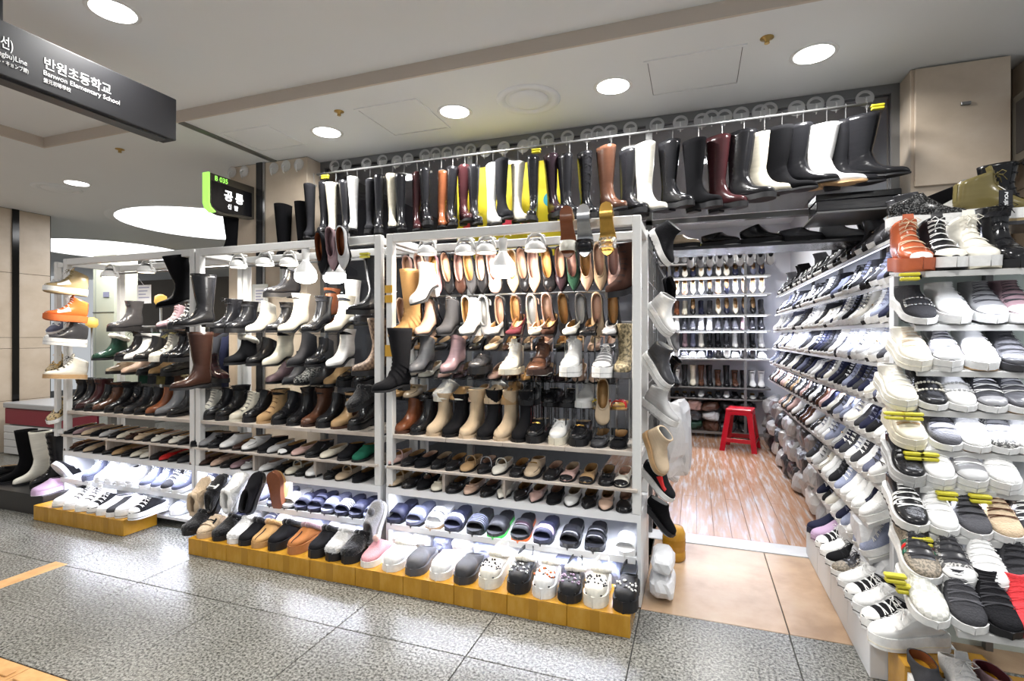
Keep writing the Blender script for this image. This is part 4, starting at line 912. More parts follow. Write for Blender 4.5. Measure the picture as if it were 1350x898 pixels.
for yy in (2.64, 3.18, 3.64, 4.6, 5.6, 6.55): MB().box(-.045, -.02, yy - 4.6, yy - 4.6 + .03, 0, 1.9).put('upright', GREYM, e)
MB().box(.95 - 1.09, .0, 2.62 - 4.6, 3.2 - 4.6, 0, .26).put('base_box', LAM, e)
# back shelving
BZ = [zat(960, v, 6.8) for v in (345, 364, 388, 415, 436, 459, 473, 511, 526)]
e = tag(empty('back_shelving', (.2, 6.8, 0)), 'white tiered shelving across the back of the shop', 'shelf')
for k, z in enumerate(BZ):
    bevel(MB().box(-.95, .64, -.01, .34, z - .018, z).put('shelf_board', GW if k < 7 else GREYM, e), .002, 1)
for x in (-.9, -.53, .35): MB().box(x, x + .03, -.005, .02, 0, BZ[0]).put('upright', GREYM, e)
MB().box(-.95, .64, -.01, .01, .06, .09).put('kick_rail', GREYM, e)
for z in BZ[1:6]:
    MB().box(-.9, .6, .04, .05, z - .024, z - .018).put('led_strip', LED2, e)
for z in (BZ[1], BZ[3], BZ[5]): area('led_lamp', (.1, 6.86, z - .03), (R(-20), 0, 0), 1.5, .012, LED_W * 2.0, (.82, .85, 1))
# ================================================================= boxes on the floor
TAPE = stone('amber taped carton', (.43, .21, .016), (.48, .245, .022), (.53, .29, .04), 9, .22, (3, 1, 1))
TAPED = flat('darker tape seam', (.40, .2, .018), .2)
def carton(x0, x1, y0, y1, z0, z1, label, mat=None, grp='taped amber cartons'):
    e = tag(empty('carton', ((x0 + x1) / 2, y0, z0)), label, 'carton', grp); a = (x1 - x0) / 2; d = y1 - y0; h = z1 - z0
    bevel(MB().box(-a + .001, a - .001, 0, d, 0, h - .0035).put('body', mat or TAPE, e), .002, 1)
    MB().box(-a + .001, a - .001, .0, d, h - .003, h - .0005).put('lid_flap', mat or TAPE, e)
    if mat is None: MB().box(-a * .25, a * .05, -.0008, 0, 0, h).put('tape', TAPED, e)
    return e
BY0, BY1, BH = 2.18, 2.44, .092
JU = [248, 298, 353, 408, 468, 531, 598, 668, 747, 831]
for k, (a, b) in enumerate(zip(JU, JU[1:])):
    carton(xat(a, BY0), xat(b, BY0), BY0, BY1, 0, BH, f'flat amber taped carton under slippers, {ORD[9 - k]} from the doorway')
for k in range(3):
    xa, xb = -4.26 + .297 * k, -4.26 + .297 * (k + 1); carton(xa, xb, 2.235, 2.45, 0, .10, f'amber carton under canvas sneakers, {ORD[k + 1]} from the black box')
carton(-5.15, -4.28, 2.30, 2.75, 0, .14, 'matt black box under the standing knee boots', BLACKM, 'boxes by the far rack')
carton(.655, .93, 2.06, 2.22, 0, .155, 'shiny amber carton under the big white backless sneaker'); 
WBOX = flat('white shoe box', (.72, .73, .75), .5)
for k in range(4): carton(.60, .86, 2.225 + .29 * k, 2.225 + .29 * (k + 1) - .006, 0, .155, f'white shoe box under the backless sneakers, {ORD[k + 1]} from the amber carton', WBOX, 'white boxes along the aisle')
carton(.94, 1.40, 1.84, 2.22, 0, .10, 'amber carton under the slip-ons at the shelf foot')
# amber tape roll wrapped bundle and white bags by the doorway rack
e = tag(empty('wrapped_bundle', (-.115, 3.05, 0)), 'amber tape-wrapped cylinder standing by the doorway', 'bundle')
MB().lathe([(.055, 0), (.062, .01), (.062, .05), (.058, .055), (.062, .06), (.062, .15), (.05, .18), (.03, .185)], 18).put('body', TAPE, e, True); MB().lathe([(.0632, .085), (.0632, .12)], 18, close=False).put('tape', TAPED, e, True)
def crumple(name, loc, size, mat, label, cat, grp, seed, n=3, rot=(0, 0, 0), amp=.35, parent=None):
    bm = bmesh.new(); bmesh.ops.create_icosphere(bm, subdivisions=n, radius=1); rnd = random.Random(seed)
    P_ = [Vector((rnd.uniform(-1, 1), rnd.uniform(-1, 1), rnd.uniform(-1, 1))).normalized() for _ in range(9)]
    for v in bm.verts:
        d = sum(abs(v.co.dot(p)) ** 6 for p in P_[:5]) - sum(abs(v.co.dot(p)) ** 8 for p in P_[5:])
        jt = 1 + rnd.uniform(-.09, .09); c = v.co * jt; c = Vector([math.copysign(abs(k) ** .7, k) for k in c]) * (1 + amp * .5 * d * .5) ; v.co = Vector((c.x * size[0], c.y * size[1], max(-1, c.z) * size[2]))
    me = bpy.data.meshes.new(name); bm.to_mesh(me); bm.free()
    o = put(name, me, mat, parent, loc, rot)
    if label: tag(o, label, cat, grp)
    return o
BAGW = flat('white plastic bag', (.74, .75, .77), .35, bump=.6, sc=18)
BAGC = clear_mat('crinkled clear bag', (.80, .80, .82), .52, .12, 1.0, 22)
for k, (x, y, z, s_) in enumerate(((-.15, 2.62, .062, (.055, .13, .058)), (-.15, 2.62, .17, (.05, .12, .045)))): crumple('plastic_bag', (x, y, z), s_, BAGW, 'folded white plastic bag beside the lit cabinet, ' + ('lowest' if k == 0 else 'on top'), 'bag', 'white bags by the doorway rack', k)
crumple('plastic_bag', (-.12, 3.45, .60), (.09, .14, .23), BAGW, 'large white plastic bag hanging in the doorway', 'bag', 'white bags by the doorway rack', 5, amp=.6)
# aisle base: clear bags of stock
k = 0
rnd = random.Random(4)
for iy in range(11):
    for iz in range(3):
        y = 3.86 + iy * .27; z = .1 + iz * .185
        if z > .5: continue
        k += 1; c = [BAGC, BAGC, M('charcoal', 'crinkle'), M('light grey', 'crinkle'), M('grey', 'crinkle')][rnd.randrange(5)]
        crumple('stock_bag', (.86 + rnd.uniform(-.02, .02), y, z), (.105, .13, .092), M(['grey', 'light grey', 'charcoal', 'silver', 'white'][rnd.randrange(5)], 'crinkle'), f'shiny bagged shoes, {ORD[iy + 1]} from doorway in {["bottom", "middle", "top"][iz]} layer along the aisle', 'bag', 'bagged stock along the aisle', 100 + k, amp=.7)
for i in range(7):
    for j in range(3):
        crumple('stock_bag', (-.62 + .2 * i, 6.95, .14 + .125 * j), (.095, .12, .062), M(['black', 'charcoal', 'jet', 'brown', 'dark green', 'black', 'light grey', 'rose'][rnd.randrange(8)], 'crinkle'), f'dark bagged shoes under back shelving, {ORD[i + 1]} across in layer {["one", "two", "three"][j]}', 'bag', 'bagged stock at the back', 300 + i * 3 + j, amp=.7)
for q, (y, z) in enumerate(((2.72, .20), (2.92, .22), (3.12, .2), (3.3, .21), (2.8, .36))): crumple('clear_bag', (.80, y, z), (.10, .13, .11), M('light grey', 'crinkle') if q % 2 else BAGW, f'crumpled pale bag above the backless sneakers, {ORD[q + 1]} from the amber carton', 'bag', 'pale bags above the mules', 500 + q, amp=.8)
# ================================================================= red stool
e = tag(empty('plastic_stool', (.47, 6.27, 0)), 'glossy red plastic stool standing on the aisle floor', 'stool')
e.rotation_euler = (0, 0, R(-12)); RED = flat('glossy red plastic', (.5, .006, .02), .25)
H_ = .46; t0, t1 = .125, .19
def sq(w_): return [(-w_, -w_), (w_, -w_), (w_, w_), (-w_, w_)]
bevel(MB().box(-t0 - .012, t0 + .012, -t0 - .012, t0 + .012, H_ - .035, H_).put('seat', RED, e), .016, 3)
for sx in (-1, 1):
    for sy in (-1, 1):
        V = []
        for z, w_ in ((0, t1), (H_ - .03, t0 + .006)):
            for dx, dy in ((0, 0), (.055, 0), (.055, .012), (.012, .012), (.012, .055), (0, .055)): V.append((sx * (w_ - dx), sy * (w_ - dy), z))
        Fc = [(k, (k + 1) % 6, 6 + (k + 1) % 6, 6 + k) for k in range(6)] + [(0, 1, 2, 3, 4, 5), (6, 7, 8, 9, 10, 11)]
        put('leg', mesh_from('leg', V, Fc), RED, e)
w_ = t1 - (t1 - t0) * .28
for a in range(4):
    o = bevel(MB().box(-w_ + .04, w_ - .04, -w_ - .003, -w_ + .009, .095, .14).put('stretcher', RED, e, rot=(0, 0, R(90) * a)), .003, 1)
    w2 = t0 + .008; pts = [(-w2 + .03, H_ - .03), (w2 - .03, H_ - .03), (w2 - .02, H_ - .12), (w2 - .04, H_ - .085), (w2 - .07, H_ - .065), (-w2 + .07, H_ - .065), (-w2 + .04, H_ - .085), (-w2 + .02, H_ - .12)]
    m = MB(); n = len(pts)
    m.V += [(x, -w2 - .016 * ((H_ - z) / H_) * 4 * .25 - .004, z) for x, z in pts] + [(x, -w2 + .008, z) for x, z in pts]; m.F += [tuple(range(n)), tuple(range(n, 2 * n))[::-1]] + [(k, n + k, n + (k + 1) % n, (k + 1) % n) for k in range(n)]
    m.put('apron', RED, e, rot=(0, 0, R(90) * a))
# ================================================================= passage in the distance
e = tag(empty('bench', (-5.9, 3.35, 0)), 'grey bench with red seat panel by the stone wall', 'bench')
bevel(MB().box(-1.0, .72, 0, .5, .50, .555).put('top', flat('grey bench top', (.34, .35, .37), .35), e), .01, 2); bevel(MB().box(-1.0, .45, .02, .04, .33, .495).put('seat_panel', flat('dark red panel', (.2, .01, .03), .5), e), .004, 1)
for k in range(4): bevel(MB().box(-1.0, .62, .01 + .0 * k, .04, .02 + .075 * k, .09 + .075 * k).put('slat', flat('pale bench slat', (.55, .56, .57), .5), e), .003, 1)
for x in (-.98, .55): MB().box(x, x + .05, .05, .48, 0, .5).put('support', GREYM, e)
pf = struct(MB().box(xat(123, 6), xat(150, 6), 6, 6.4, 0, 2.65).put('wall_pillar', flat('pale green pillar', (.58, .60, .48), .5)), 'pale green pillar far down the passage')
MB().box(xat(126, 6), xat(126, 6) + .02, 5.995, 6, 0, 2.65).put('edge_strip', flat('pale strip', (.4, .42, .36), .5), pf)
bevel(MB().box(xat(137, 6), xat(144, 6), 5.985, 6, zat(140, 392, 6), zat(140, 385, 6)).put('plaque', flat('plaque', (.25, .25, .35), .5), pf), .002, 1)
MB().box(xat(123, 6) - .01, xat(150, 6) + .01, 5.992, 6, 1.66, 1.672).put('groove', GROUT, pf)
# a clothes shop across the passage
e = tag(empty('clothes_rail', (-6.4, 5.3, 0)), 'clothes rail of the shop across the passage', 'rail')
MB().tube([(-1.0, 0, 1.38), (1.3, 0, 1.38)], .012).put('bar', GREYM, e, True)
for x in (-1.0, 1.3): MB().tube([(x, 0, 0), (x, 0, 1.38)], .012).put('upright', GREYM, e, True); MB().box(x - .02, x + .02, -.2, .2, 0, .02).put('foot', GREYM, e)
JC = ['dark green', 'charcoal', 'olive', 'black', 'brown', 'khaki', 'black', 'dark brown', 'charcoal', 'navy', 'black', 'tan']
def jacket(x, y, z, c, lb):
    V = []; Fc = []; n = 10
    for zz, w_, d in ((0, .05, .03), (-.03, .12, .05), (-.07, .20, .06), (-.25, .23, .08), (-.5, .24, .09), (-.72, .26, .1)):
        for k in range(n): t = 2 * math.pi * k / n; V.append((d * .6 * math.cos(t), w_ * math.sin(t), zz))
    for i in range(5):
        for k in range(n): Fc.append((i * n + k, i * n + (k + 1) % n, (i + 1) * n + (k + 1) % n, (i + 1) * n + k))
    Fc += [tuple(range(n)), tuple(range(5 * n, 6 * n))]
    e = tag(empty('jacket', (x, y, z)), lb, 'jacket', 'jackets on the far clothes rail'); put('body', mesh_from('body', V, Fc, True), M(c, 'fabric'), e)
    m = MB()
    for s_ in (-1, 1): m = MB().tube([(0, s_ * .19, -.08), (.02, s_ * .25, -.3), (.03, s_ * .26, -.6)], [.05, .05, .04], 8); m.put('sleeve', M(c, 'fabric'), e, True)
    MB().tube([(0, 0, -.01), (0, 0, .03), (0, .02, .06), (0, 0, .08)], .003, 5).put('hanger_hook', GREYM, e)
for k, c in enumerate(JC): jacket(-7.3 + .17 * k, 5.3, 1.315, c, f'{c} jacket on the far clothes rail, {ORD[k + 1]} from the stone wall')
for k, (u, v, c, lb) in enumerate(((212, 395, (.9, .55, .12), 'glowing amber lamp in the shop across the passage'), (121, 425, (.8, .5, .15), 'small amber lamp behind the hanging high-tops'))):
    e = tag(empty('table_lamp', (xat(u, 5.8), 5.8, 0)), lb, 'lamp', 'amber lamps across the passage'); z = zat(u, v, 5.8)
    MB().lathe([(.12, 0), (.12, .02), (.015, .04), (.015, z - .08)], 14).put('stand', GREYM, e, True); MB().lathe([(.06, z - .09), (.09, z - .04), (.08, z + .05), (.03, z + .08)], 16).put('shade', flat('amber glow', c, .5, emit=c, es=.6), e, True)
e = tag(empty('display_table', (-5.6, 7.2, 0)), 'brown display table of bags across the passage', 'table')
bevel(MB().box(-1.6, 1.0, -.4, .4, .80, .85).put('top', M('brown'), e), .004, 1)
for x in (-1.55, .95):
    for y in (-.35, .35): MB().box(x - .03, x + .03, y - .03, y + .03, 0, .8).put('leg', M('dark brown'), e)
for k, c in enumerate(('tan', 'dark brown', 'green', 'burgundy', 'cream', 'black', 'camel')):
    e = tag(empty('handbag', (-7.0 + .38 * k, 7.2, .85)), f'{c} handbag on the display table across the passage', 'handbag', 'handbags across the passage')
    bevel(MB().box(-.13, .13, -.06, .06, 0, .22).put('body', M(c), e), .02, 2); MB().tube([(-.08, 0, .21), (-.06, 0, .33), (.06, 0, .33), (.08, 0, .21)], .008, 6).put('handle', M(c), e, True)
e = tag(empty('wall_screen', (-6.2, 9.05, 1.9)), 'white lit sign board on the far passage wall', 'sign')
bevel(MB().box(-.55, .55, -.03, .03, -.18, .18).put('panel', flat('lit white board', (.8, .8, .85), .5, emit=(.9, .92, 1), es=.9), e), .004, 1)
for k, x in enumerate((-5.3, -6.8, -8.3)):
    e = tag(empty('tube_light', (x, 7.4, 2.60)), f'slim tube light over the far shop, {ORD[k + 1]} from the shoe racks', 'tube light', 'tube lights across the passage')
    bevel(MB().box(-.6, .6, -.05, .05, .0, .04).put('housing', WHITE, e), .004, 1); MB().tube([(-.58, 0, -.012), (.58, 0, -.012)], .014, 8).put('tube', flat('lit tube', (1, 1, 1), .5, emit=(1, .95, .85), es=8), e, True)
    area('tube_lamp', (x, 7.4, 2.56), (0, 0, 0), 1.1, .03, 14, (1, .93, .82))
# ================================================================= THE SHOES
SNAKE = blotch_mat('black and white snakeskin', (.03, .03, .03), (.7, .68, .64), 90); LEOP = blotch_mat('leopard print', (.04, .03, .02), (.45, .33, .16), 60, .45, .5)
SEQ = blotch_mat('black sequin', (.004, .004, .004), (.16, .16, .16), 180, .5, .62, .25); CHK = check_mat('brown check', (.1, .06, .04), (.22, .15, .1), 60); CHW = check_mat('white check', (.72, .71, .66), (.5, .5, .46), 70)
MONO = blotch_mat('monogrammed grey', (.06, .06, .06), (.45, .44, .42), 110); TAPC = blotch_mat('beige tapestry', (.1, .08, .04), (.42, .34, .2), 70, .4, .6)
GG = blotch_mat('taupe canvas', (.14, .12, .09), (.30, .25, .19), 130)
CLEARW = clear_mat('clear wrap', (.9, .9, .92), .4, .08, .8, 30)
S1 = stand_to(ZPL)
def B(h=16, heel='flat', style='plain', toe='round'): return f'boot/{h}/{heel}/{style}/{toe}'
DE = 'the doorway'
# ---- doorway rack
g = 'boots and shoes on the doorway rack'
sd = lambda c, s_=None, **k: dict(u=c + '~suede', s=(s_ or c) + '~rubber', l='ivory~fabric', **k)
row([(524, B(17, 'flat', 'cuff'), dict(u='cognac', s='brown~rubber', l='white~fabric')), (545, B(17, 'flat', 'cuff'), dict(u='black', l='white~fabric')), (566, B(20, 'flat', 'zip'), sd('beige', 'beige')), (588, B(20, 'flat'), sd('black', 'jet')),
     (610, B(23, 'flat', 'zip'), sd('beige', 'beige')), (634, B(23, 'flat'), sd('black', 'jet')), (657, B(23, 'flat', 'zip'), sd('beige', 'beige')), (680, B(23, 'flat'), sd('black', 'jet')), (701, 'loafer/lug/penny', dict(u='black~patent')),
     (731, 'loafer/lug/lace', dict(u='white', t='white', x='white~fabric', s='cream~rubber')), (760, 'loafer/lug/penny', dict(u='black~patent')), (787, 'flat/round/flat/bow', dict(u='charcoal')), (813, 'flat/round/flat/bow', dict(u='black~suede'))], 2.465, ZPL, 'on doorway rack plank shelf', DE, g, True, scale=.97)
shoe('flat/round/flat/plain', (xat(795, 2.62), 2.62, ZPL + .2), 5, 'beige flat stood upright behind the charcoal bow flat', g, 72, u='beige', l='camel')
fk = [(512, 'flat/point/flat/strap', 'rose'), (531, 'flat/round/flat/plain', 'black'), (549, 'flat/round/flat/bow', 'black~suede'), (569, 'flat/almond/flat/plain', 'black'), (589, 'flat/almond/flat/plain', 'black~patent'), (610, 'flat/round/flat/strap', 'tan'), (631, 'flat/almond/flat/strap', 'black'), (652, 'flat/almond/flat/strap', 'ivory'),
      (676, 'flat/round/flat/bow', 'black~patent'), (697, 'loafer/thin/penny', 'beige'), (722, 'flat/round/flat/plain', 'black'), (745, 'flat/round/flat/cap', 'rose'), (771, 'flat/square/flat/cap', 'tan'), (796, 'flat/round/flat/bow', 'black'), (818, 'flat/round/flat/cap', 'ivory')]
def fcol(c, key, i):
    d = dict(u=c, l=['camel', 'tan', 'nude', 'beige'][i % 4])
    if '/cap' in key: d['a'] = 'black~patent'
    if '/strap' in key and c == 'black': d['a'] = 'silver'
    return d
row([(u, k, fcol(c, k, i)) for i, (u, k, c) in enumerate(fk)], 2.432, ZFL, 'on doorway rack upper flats shelf', DE, 'flats on the doorway rack', True, scale=.90)
fk = [(513, 'flat/round/flat/strap', 'beige'), (532, 'flat/round/flat/plain', 'black~patent'), (551, 'flat/almond/flat/strap', 'black~suede'), (571, 'flat/round/flat/bow', 'cream'), (592, 'flat/round/flat/bow', 'black'), (614, 'flat/almond/flat/bow', 'nude'), (636, 'flat/almond/flat/plain', 'black'), (657, 'flat/point/flat/plain', 'ivory'), (680, 'flat/point/flat/plain', 'black~patent'),
      (701, 'flat/point/flat/plain', 'rose'), (725, 'flat/almond/flat/plain', 'black~suede'), (749, 'flat/almond/flat/plain', 'white'), (772, 'flat/point/flat/plain', 'black'), (795, 'flat/almond/flat/plain', 'nude'), (820, 'flat/round/flat/plain', 'black')]
row([(u, k, fcol(c, k, i)) for i, (u, k, c) in enumerate(fk)], 2.44, ZCAB, 'on doorway rack lower flats shelf', DE, 'flats on the doorway rack', True, scale=.90)
# slides on the sloping lit shelf
sl = [(516, 'slide/plain', dict(u='navy~rubber')), (541, 'slide/label', dict(u='slate~rubber', a='white')), (567, 'slide/two', dict(u='white~rubber', s='tan~rubber')), (592, 'slide/label', dict(u='navy~rubber', a='white')), (622, 'slide/ribs', dict(u='black~rubber', a='slate~rubber')), (650, 'slide/plain', dict(u='black~rubber', s='bright green~rubber')), (681, 'slide/label', dict(u='black~rubber', a='plum', s='orange~rubber')),
      (713, 'slide/label', dict(u='navy~rubber', a='lilac')), (748, 'slide/plain', dict(u='black')), (781, 'slide/two', dict(u='black')), (824, 'slide/plain', dict(u='white~rubber', s='white~rubber'))]
row([(u, k, dict(c, pitch=9, dz=.031)) for u, k, c in sl], 2.425, .215, 'on doorway cabinet lit shelf', DE, 'slides in the doorway cabinet', True, scale=.97)
# raised rows
row([(541, B(16, 'kitten', 'cuff', 'almond'), dict(u='pewter')), (583, B(16, 'kitten', 'cuff', 'almond'), dict(u='mauve')), (622, 'loafer/lug/lace', dict(u='charcoal~patent', t='charcoal')), (665, 'sneaker/high/std/lace/plain', dict(u='ivory', x='white~fabric', s='cream~rubber', o='tan~rubber')), (703, 'sneaker/high/std/lace/plain', dict(u='brown', s='dark brown~rubber', o='white~rubber', x='dark brown~fabric', a='brown')),
     (747, 'sneaker/high/platform/lace/plain', dict(u='white')), (792, 'sneaker/low/platform/lace/cap', dict(u='grey', x='white~fabric')), (818, B(23, 'wedge', 'plain'), dict(u=TAPC, s='dark grey~rubber', a=TAPC, t=TAPC, h=TAPC))], 2.455, 1.055, 'in doorway rack raised row', DE, 'raised shoes on the doorway rack', True, stand=S1)
row([(548, B(16, 'block', 'plain', 'almond'), dict(u='nude')), (577, B(16, 'block', 'plain', 'almond'), dict(u='charcoal~suede')), (608, B(16, 'block', 'plain', 'almond'), dict(u='white')), (641, 'flat/almond/block/cap', dict(u='light grey', a='silver')), (671, 'flat/square/stiletto/buckle', dict(u='maroon~suede')), (699, 'flat/point/kitten/bow', dict(u='cream', l='camel')), (716, 'flat/point/stiletto/bow', dict(u='dark brown~suede')), (746, 'flat/point/kitten/plain', dict(u='ivory', l='camel')), (771, 'flat/square/block/cap', dict(u='black', a='black')), (800, 'flat/almond/block/cap', dict(u='silver', a='light grey', l='white'))],
    2.50, 1.255, 'in doorway rack top raised row', DE, 'raised shoes on the doorway rack', True, stand=S1)
row([(516, 'loafer/thin/plain', dict(u='camel')), (534, 'loafer/thin/penny', dict(u='beige')), (556, 'flat/round/flat/bow', dict(u='black')), (577, 'slipper/fluff', dict(u='white~fur', s='ivory~rubber')), (597, 'loafer/thin/plain', dict(u='camel')), (620, 'flat/almond/kitten/plain', dict(u='nude')), (645, 'slipper/fur', dict(u='beige~suede', f='white~fur', s='beige~rubber')), (668, 'slipper/fur', dict(u='camel~suede', f='camel~fur', s='tan~rubber')), (692, 'slipper/fluff', dict(u='black~fur')),
     (722, 'loafer/mid/bow', dict(u='black~patent')), (745, 'loafer/mid/bow', dict(u='black')), (768, 'sneaker/low/std/lace/plain', dict(u='white')), (788, 'sandal/cross/flat', dict(u='yellow', l='khaki')), (814, 'sandal/cross/flat', dict(u='red', l='gold'))], 2.60, .885, 'in doorway rack rear low row', DE, 'rear shoes on the doorway rack', True, scale=.92, stand=S1)
rc = random.Random(11)
HC = ['nude', 'black', 'rose', 'charcoal', 'black~suede', 'silver', 'beige', 'black~patent', 'ivory', 'camel', 'plum', 'dark brown']
HK = ['flat/point/stiletto/plain', 'flat/point/kitten/plain', 'flat/almond/block/plain', 'flat/round/block/bow', 'flat/point/block/buckle']
row([(532 + 22.6 * k, HK[rc.randrange(5)], dict(u=HC[rc.randrange(12)], l=['nude', 'camel', 'beige'][rc.randrange(3)])) for k in range(13)], 2.64, 1.01, 'in doorway rack rear middle row', DE, 'rear shoes on the doorway rack', True, scale=.92, stand=S1)
row([(526 + 23 * k, HK[rc.randrange(5)], dict(u=HC[rc.randrange(12)], l=['nude', 'camel', 'beige'][rc.randrange(3)])) for k in range(13)], 2.66, 1.17, 'in doorway rack rear high row', DE, 'rear shoes on the doorway rack', True, scale=.92, stand=S1)
# heels hung by the heel, toes down, insoles to the front
def hung(pu, Y, ztop, key, label, group, pitch=84, yaw=0, sc=.95, **c):
    half = .125 * sc
    return shoe(key, (xat(pu, Y), Y, ztop - half), yaw, label, group, pitch, 0, sc, **c)
hs = [(543, 'rose', 'round'), (561, 'nude', 'point'), (578, 'pink', 'round'), (595, 'black', 'almond'), (610, 'dark brown', 'almond'), (624, 'charcoal', 'point'), (638, 'black', 'point'), (655, 'rose', 'round'), (679, 'beige', 'point'), (694, 'black', 'almond'), (706, 'nude', 'point'), (726, 'black~patent', 'round'), (742, 'plum', 'point'), (758, 'dark green', 'point'), (775, 'nude', 'point'), (793, 'beige', 'point'), (811, 'rose', 'almond')]
for k, (u, c, t) in enumerate(hs):
    hung(u, 2.735, 1.725, f'flat/{t}/{"stiletto" if k % 2 else "kitten"}/plain', f'{colour_word(c)} heel hung toe-down, {ORD[17 - k]} from the doorway end of upper hanging rail', 'heels hung on the doorway rack rails', u=c, l=['nude', 'rose', 'camel'][k % 3])
for k in range(14):
    c = HC[rc.randrange(12)]; hung(537 + 21 * k, 2.735, 1.475, f'flat/{["point", "almond", "round"][rc.randrange(3)]}/{["kitten", "block", "stiletto"][rc.randrange(3)]}/plain', f'{colour_word(c)} heel hung toe-down, {ORD[14 - k]} from the doorway end of lower hanging rail', 'heels hung on the doorway rack rails', u=c, l=['nude', 'camel', 'light grey'][k % 3])
m = MB().tube([(RACKS[3][0] + .04, 2.755, 1.49), (RACKS[3][1] - .04, 2.755, 1.49)], .006).put('hanging_wire', GREYM, None, True); tag(m, 'thin steel wire carrying the lower hung heels', 'wire')
def clip(pu, v0, key, label, Y=2.425, pitch=80, yaw=0, grp='sandals clipped on the rack beams', sc=.95, **c):
    return hung(pu, Y, zat(pu, v0, Y), key, label, grp, pitch, yaw, sc, **c)
clip(750, 277, 'sandal/knot/high', 'white knotted sandal with tan footbed clipped on doorway rack beam', u='ivory', l='cognac', s='tan'); clip(772, 275, 'sandal/cross/high', 'black strap sandal with silver footbed clipped on doorway rack beam', u='black', l='silver~metal', s='black'); clip(802, 272, 'sandal/cross/high', 'gold sandal with clear strap clipped on doorway rack beam', u=CLEARW, l='gold~metal', s='gold~metal')
clip(431, 310, 'flat/point/kitten/plain', 'black pointed mule with tan insole clipped on pillar rack beam', u='black~suede', l='cognac', yaw=-8); clip(444, 304, 'flat/point/kitten/plain', 'taupe pointed mule clipped between black and silver mules', u='mauve', l='mauve', yaw=-2); clip(457, 303, 'flat/point/kitten/plain', 'silver pointed mule with tan insole clipped on pillar rack beam', u='silver', l='cognac', yaw=4)
# boots hung on the posts of the doorway rack
shoe(B(38, 'low', 'slouch', 'almond'), (xat(529, 2.5), 2.53, 1.25), -15, 'tan slouchy knee boot hung inside the doorway rack post', 'boots hung on rack posts', 0, 0, .92, u='camel~suede', s='tan~rubber')
shoe(B(34, 'low', 'slouch', 'almond'), (xat(513, 2.40), 2.42, .955), -25, 'black suede slouchy knee boot hung below the tan one', 'boots hung on rack posts', 0, 0, .92, u='black~suede')
shoe(B(16, 'block', 'plain', 'almond'), (xat(556, 2.52), 2.56, 1.455), -10, 'white ankle boot hung tilted beside the tan slouchy boot', 'boots hung on rack posts', 18, 0, .95, u='white')
shoe(B(23, 'lug', 'lace'), (xat(822, 2.48), 2.52, 1.45), -35, 'dark brown lace-up boot hung beside the doorway post', 'boots hung on rack posts', 10, 0, .92, u='dark brown~suede', x='black~fabric')
# ---- pillar rack
row([(254, B(16, 'flat', 'lace'), dict(u='ivory', x='charcoal~fabric', s='cream~rubber')), (270, B(16, 'lug', 'lace'), dict(u='black')), (285, B(18, 'lug', 'lace'), dict(u='black')), (304, B(16, 'flat', 'lace'), dict(u='cream', x='charcoal~fabric', s='cream~rubber')), (321, B(16, 'lug', 'lace'), dict(u='black')), (339, B(18, 'flat', 'lace'), dict(u='tan~suede', x='brown~fabric', s='tan~rubber')), (359, B(16, 'lug', 'lace'), dict(u='black')), (379, B(20, 'flat', 'cuff'), dict(u='black')), (399, B(20, 'flat', 'cuff'), dict(u='brown', s='dark brown~rubber')), (419, B(16, 'lug', 'chelsea'), dict(u='black')), (439, B(18, 'flat', 'chelsea'), dict(u='tan', a='brown', s='brown~rubber')), (461, B(16, 'lug', 'chelsea'), dict(u='black~patent'))],
    2.465, ZPL, 'on pillar rack plank shelf', DE, 'boots on the pillar rack', True, scale=.97)
row([(296, B(16, 'flat', 'fur'), dict(u='black~suede', s='black~rubber')), (324, B(16, 'flat', 'plain', 'almond'), dict(u='black')), (346, B(18, 'kitten', 'plain', 'almond'), dict(u='cream')), (378, B(16, 'block', 'plain', 'point'), dict(u='charcoal~suede')), (402, B(16, 'flat', 'chelsea', 'almond'), dict(u='black', a='charcoal~fabric')), (431, B(18, 'block', 'plain', 'round'), dict(u='white'))], 2.455, 1.07, 'in pillar rack raised row', DE, 'raised boots on the pillar rack', True, stand=S1)
row([(276, B(20, 'lug', 'lace'), dict(u='black')), (297, B(18, 'lug', 'lace'), dict(u='black')), (323, B(16, 'kitten', 'plain', 'almond'), dict(u='ivory')), (350, B(18, 'flat', 'chelsea', 'almond'), dict(u='black', a='charcoal~fabric')), (367, B(20, 'block', 'plain', 'almond'), dict(u='cream')), (398, B(18, 'block', 'plain', 'round'), dict(u='black')), (429, B(18, 'block', 'zip', 'almond'), dict(u='cream'))], 2.455, 1.275, 'in pillar rack top raised row', DE, 'raised boots on the pillar rack', True, stand=S1)
row([(300, B(16, 'lug', 'lace'), dict(u='burgundy', yaw=80)), (352, B(16, 'flat', 'slouch'), dict(u='mauve')), (372, B(16, 'block', 'plain', 'point'), dict(u='dark grey')), (388, B(16, 'flat', 'plain', 'almond'), dict(u=SNAKE, a=SNAKE, h=SNAKE, t=SNAKE)), (408, B(16, 'kitten', 'plain', 'point'), dict(u='charcoal')), (428, B(16, 'flat', 'fur'), dict(u='tan~suede', f='camel~fur')), (446, 'loafer/lug/penny', dict(u='black~patent')), (466, 'loafer/lug/lace', dict(u='black~patent', t='black'))], 2.60, .945, 'in pillar rack rear row', DE, 'rear boots on the pillar rack', True, stand=S1)
row([(412, B(18, 'block', 'plain', 'point'), dict(u='cognac')), (440, B(23, 'block', 'plain', 'point'), dict(u='white')), (458, 'flat/point/kitten/plain', dict(u='light grey')), (470, B(16, 'lug', 'chelsea'), dict(u='charcoal'))], 2.62, 1.34, 'in pillar rack rear high row', DE, 'rear boots on the pillar rack', True, stand=S1)
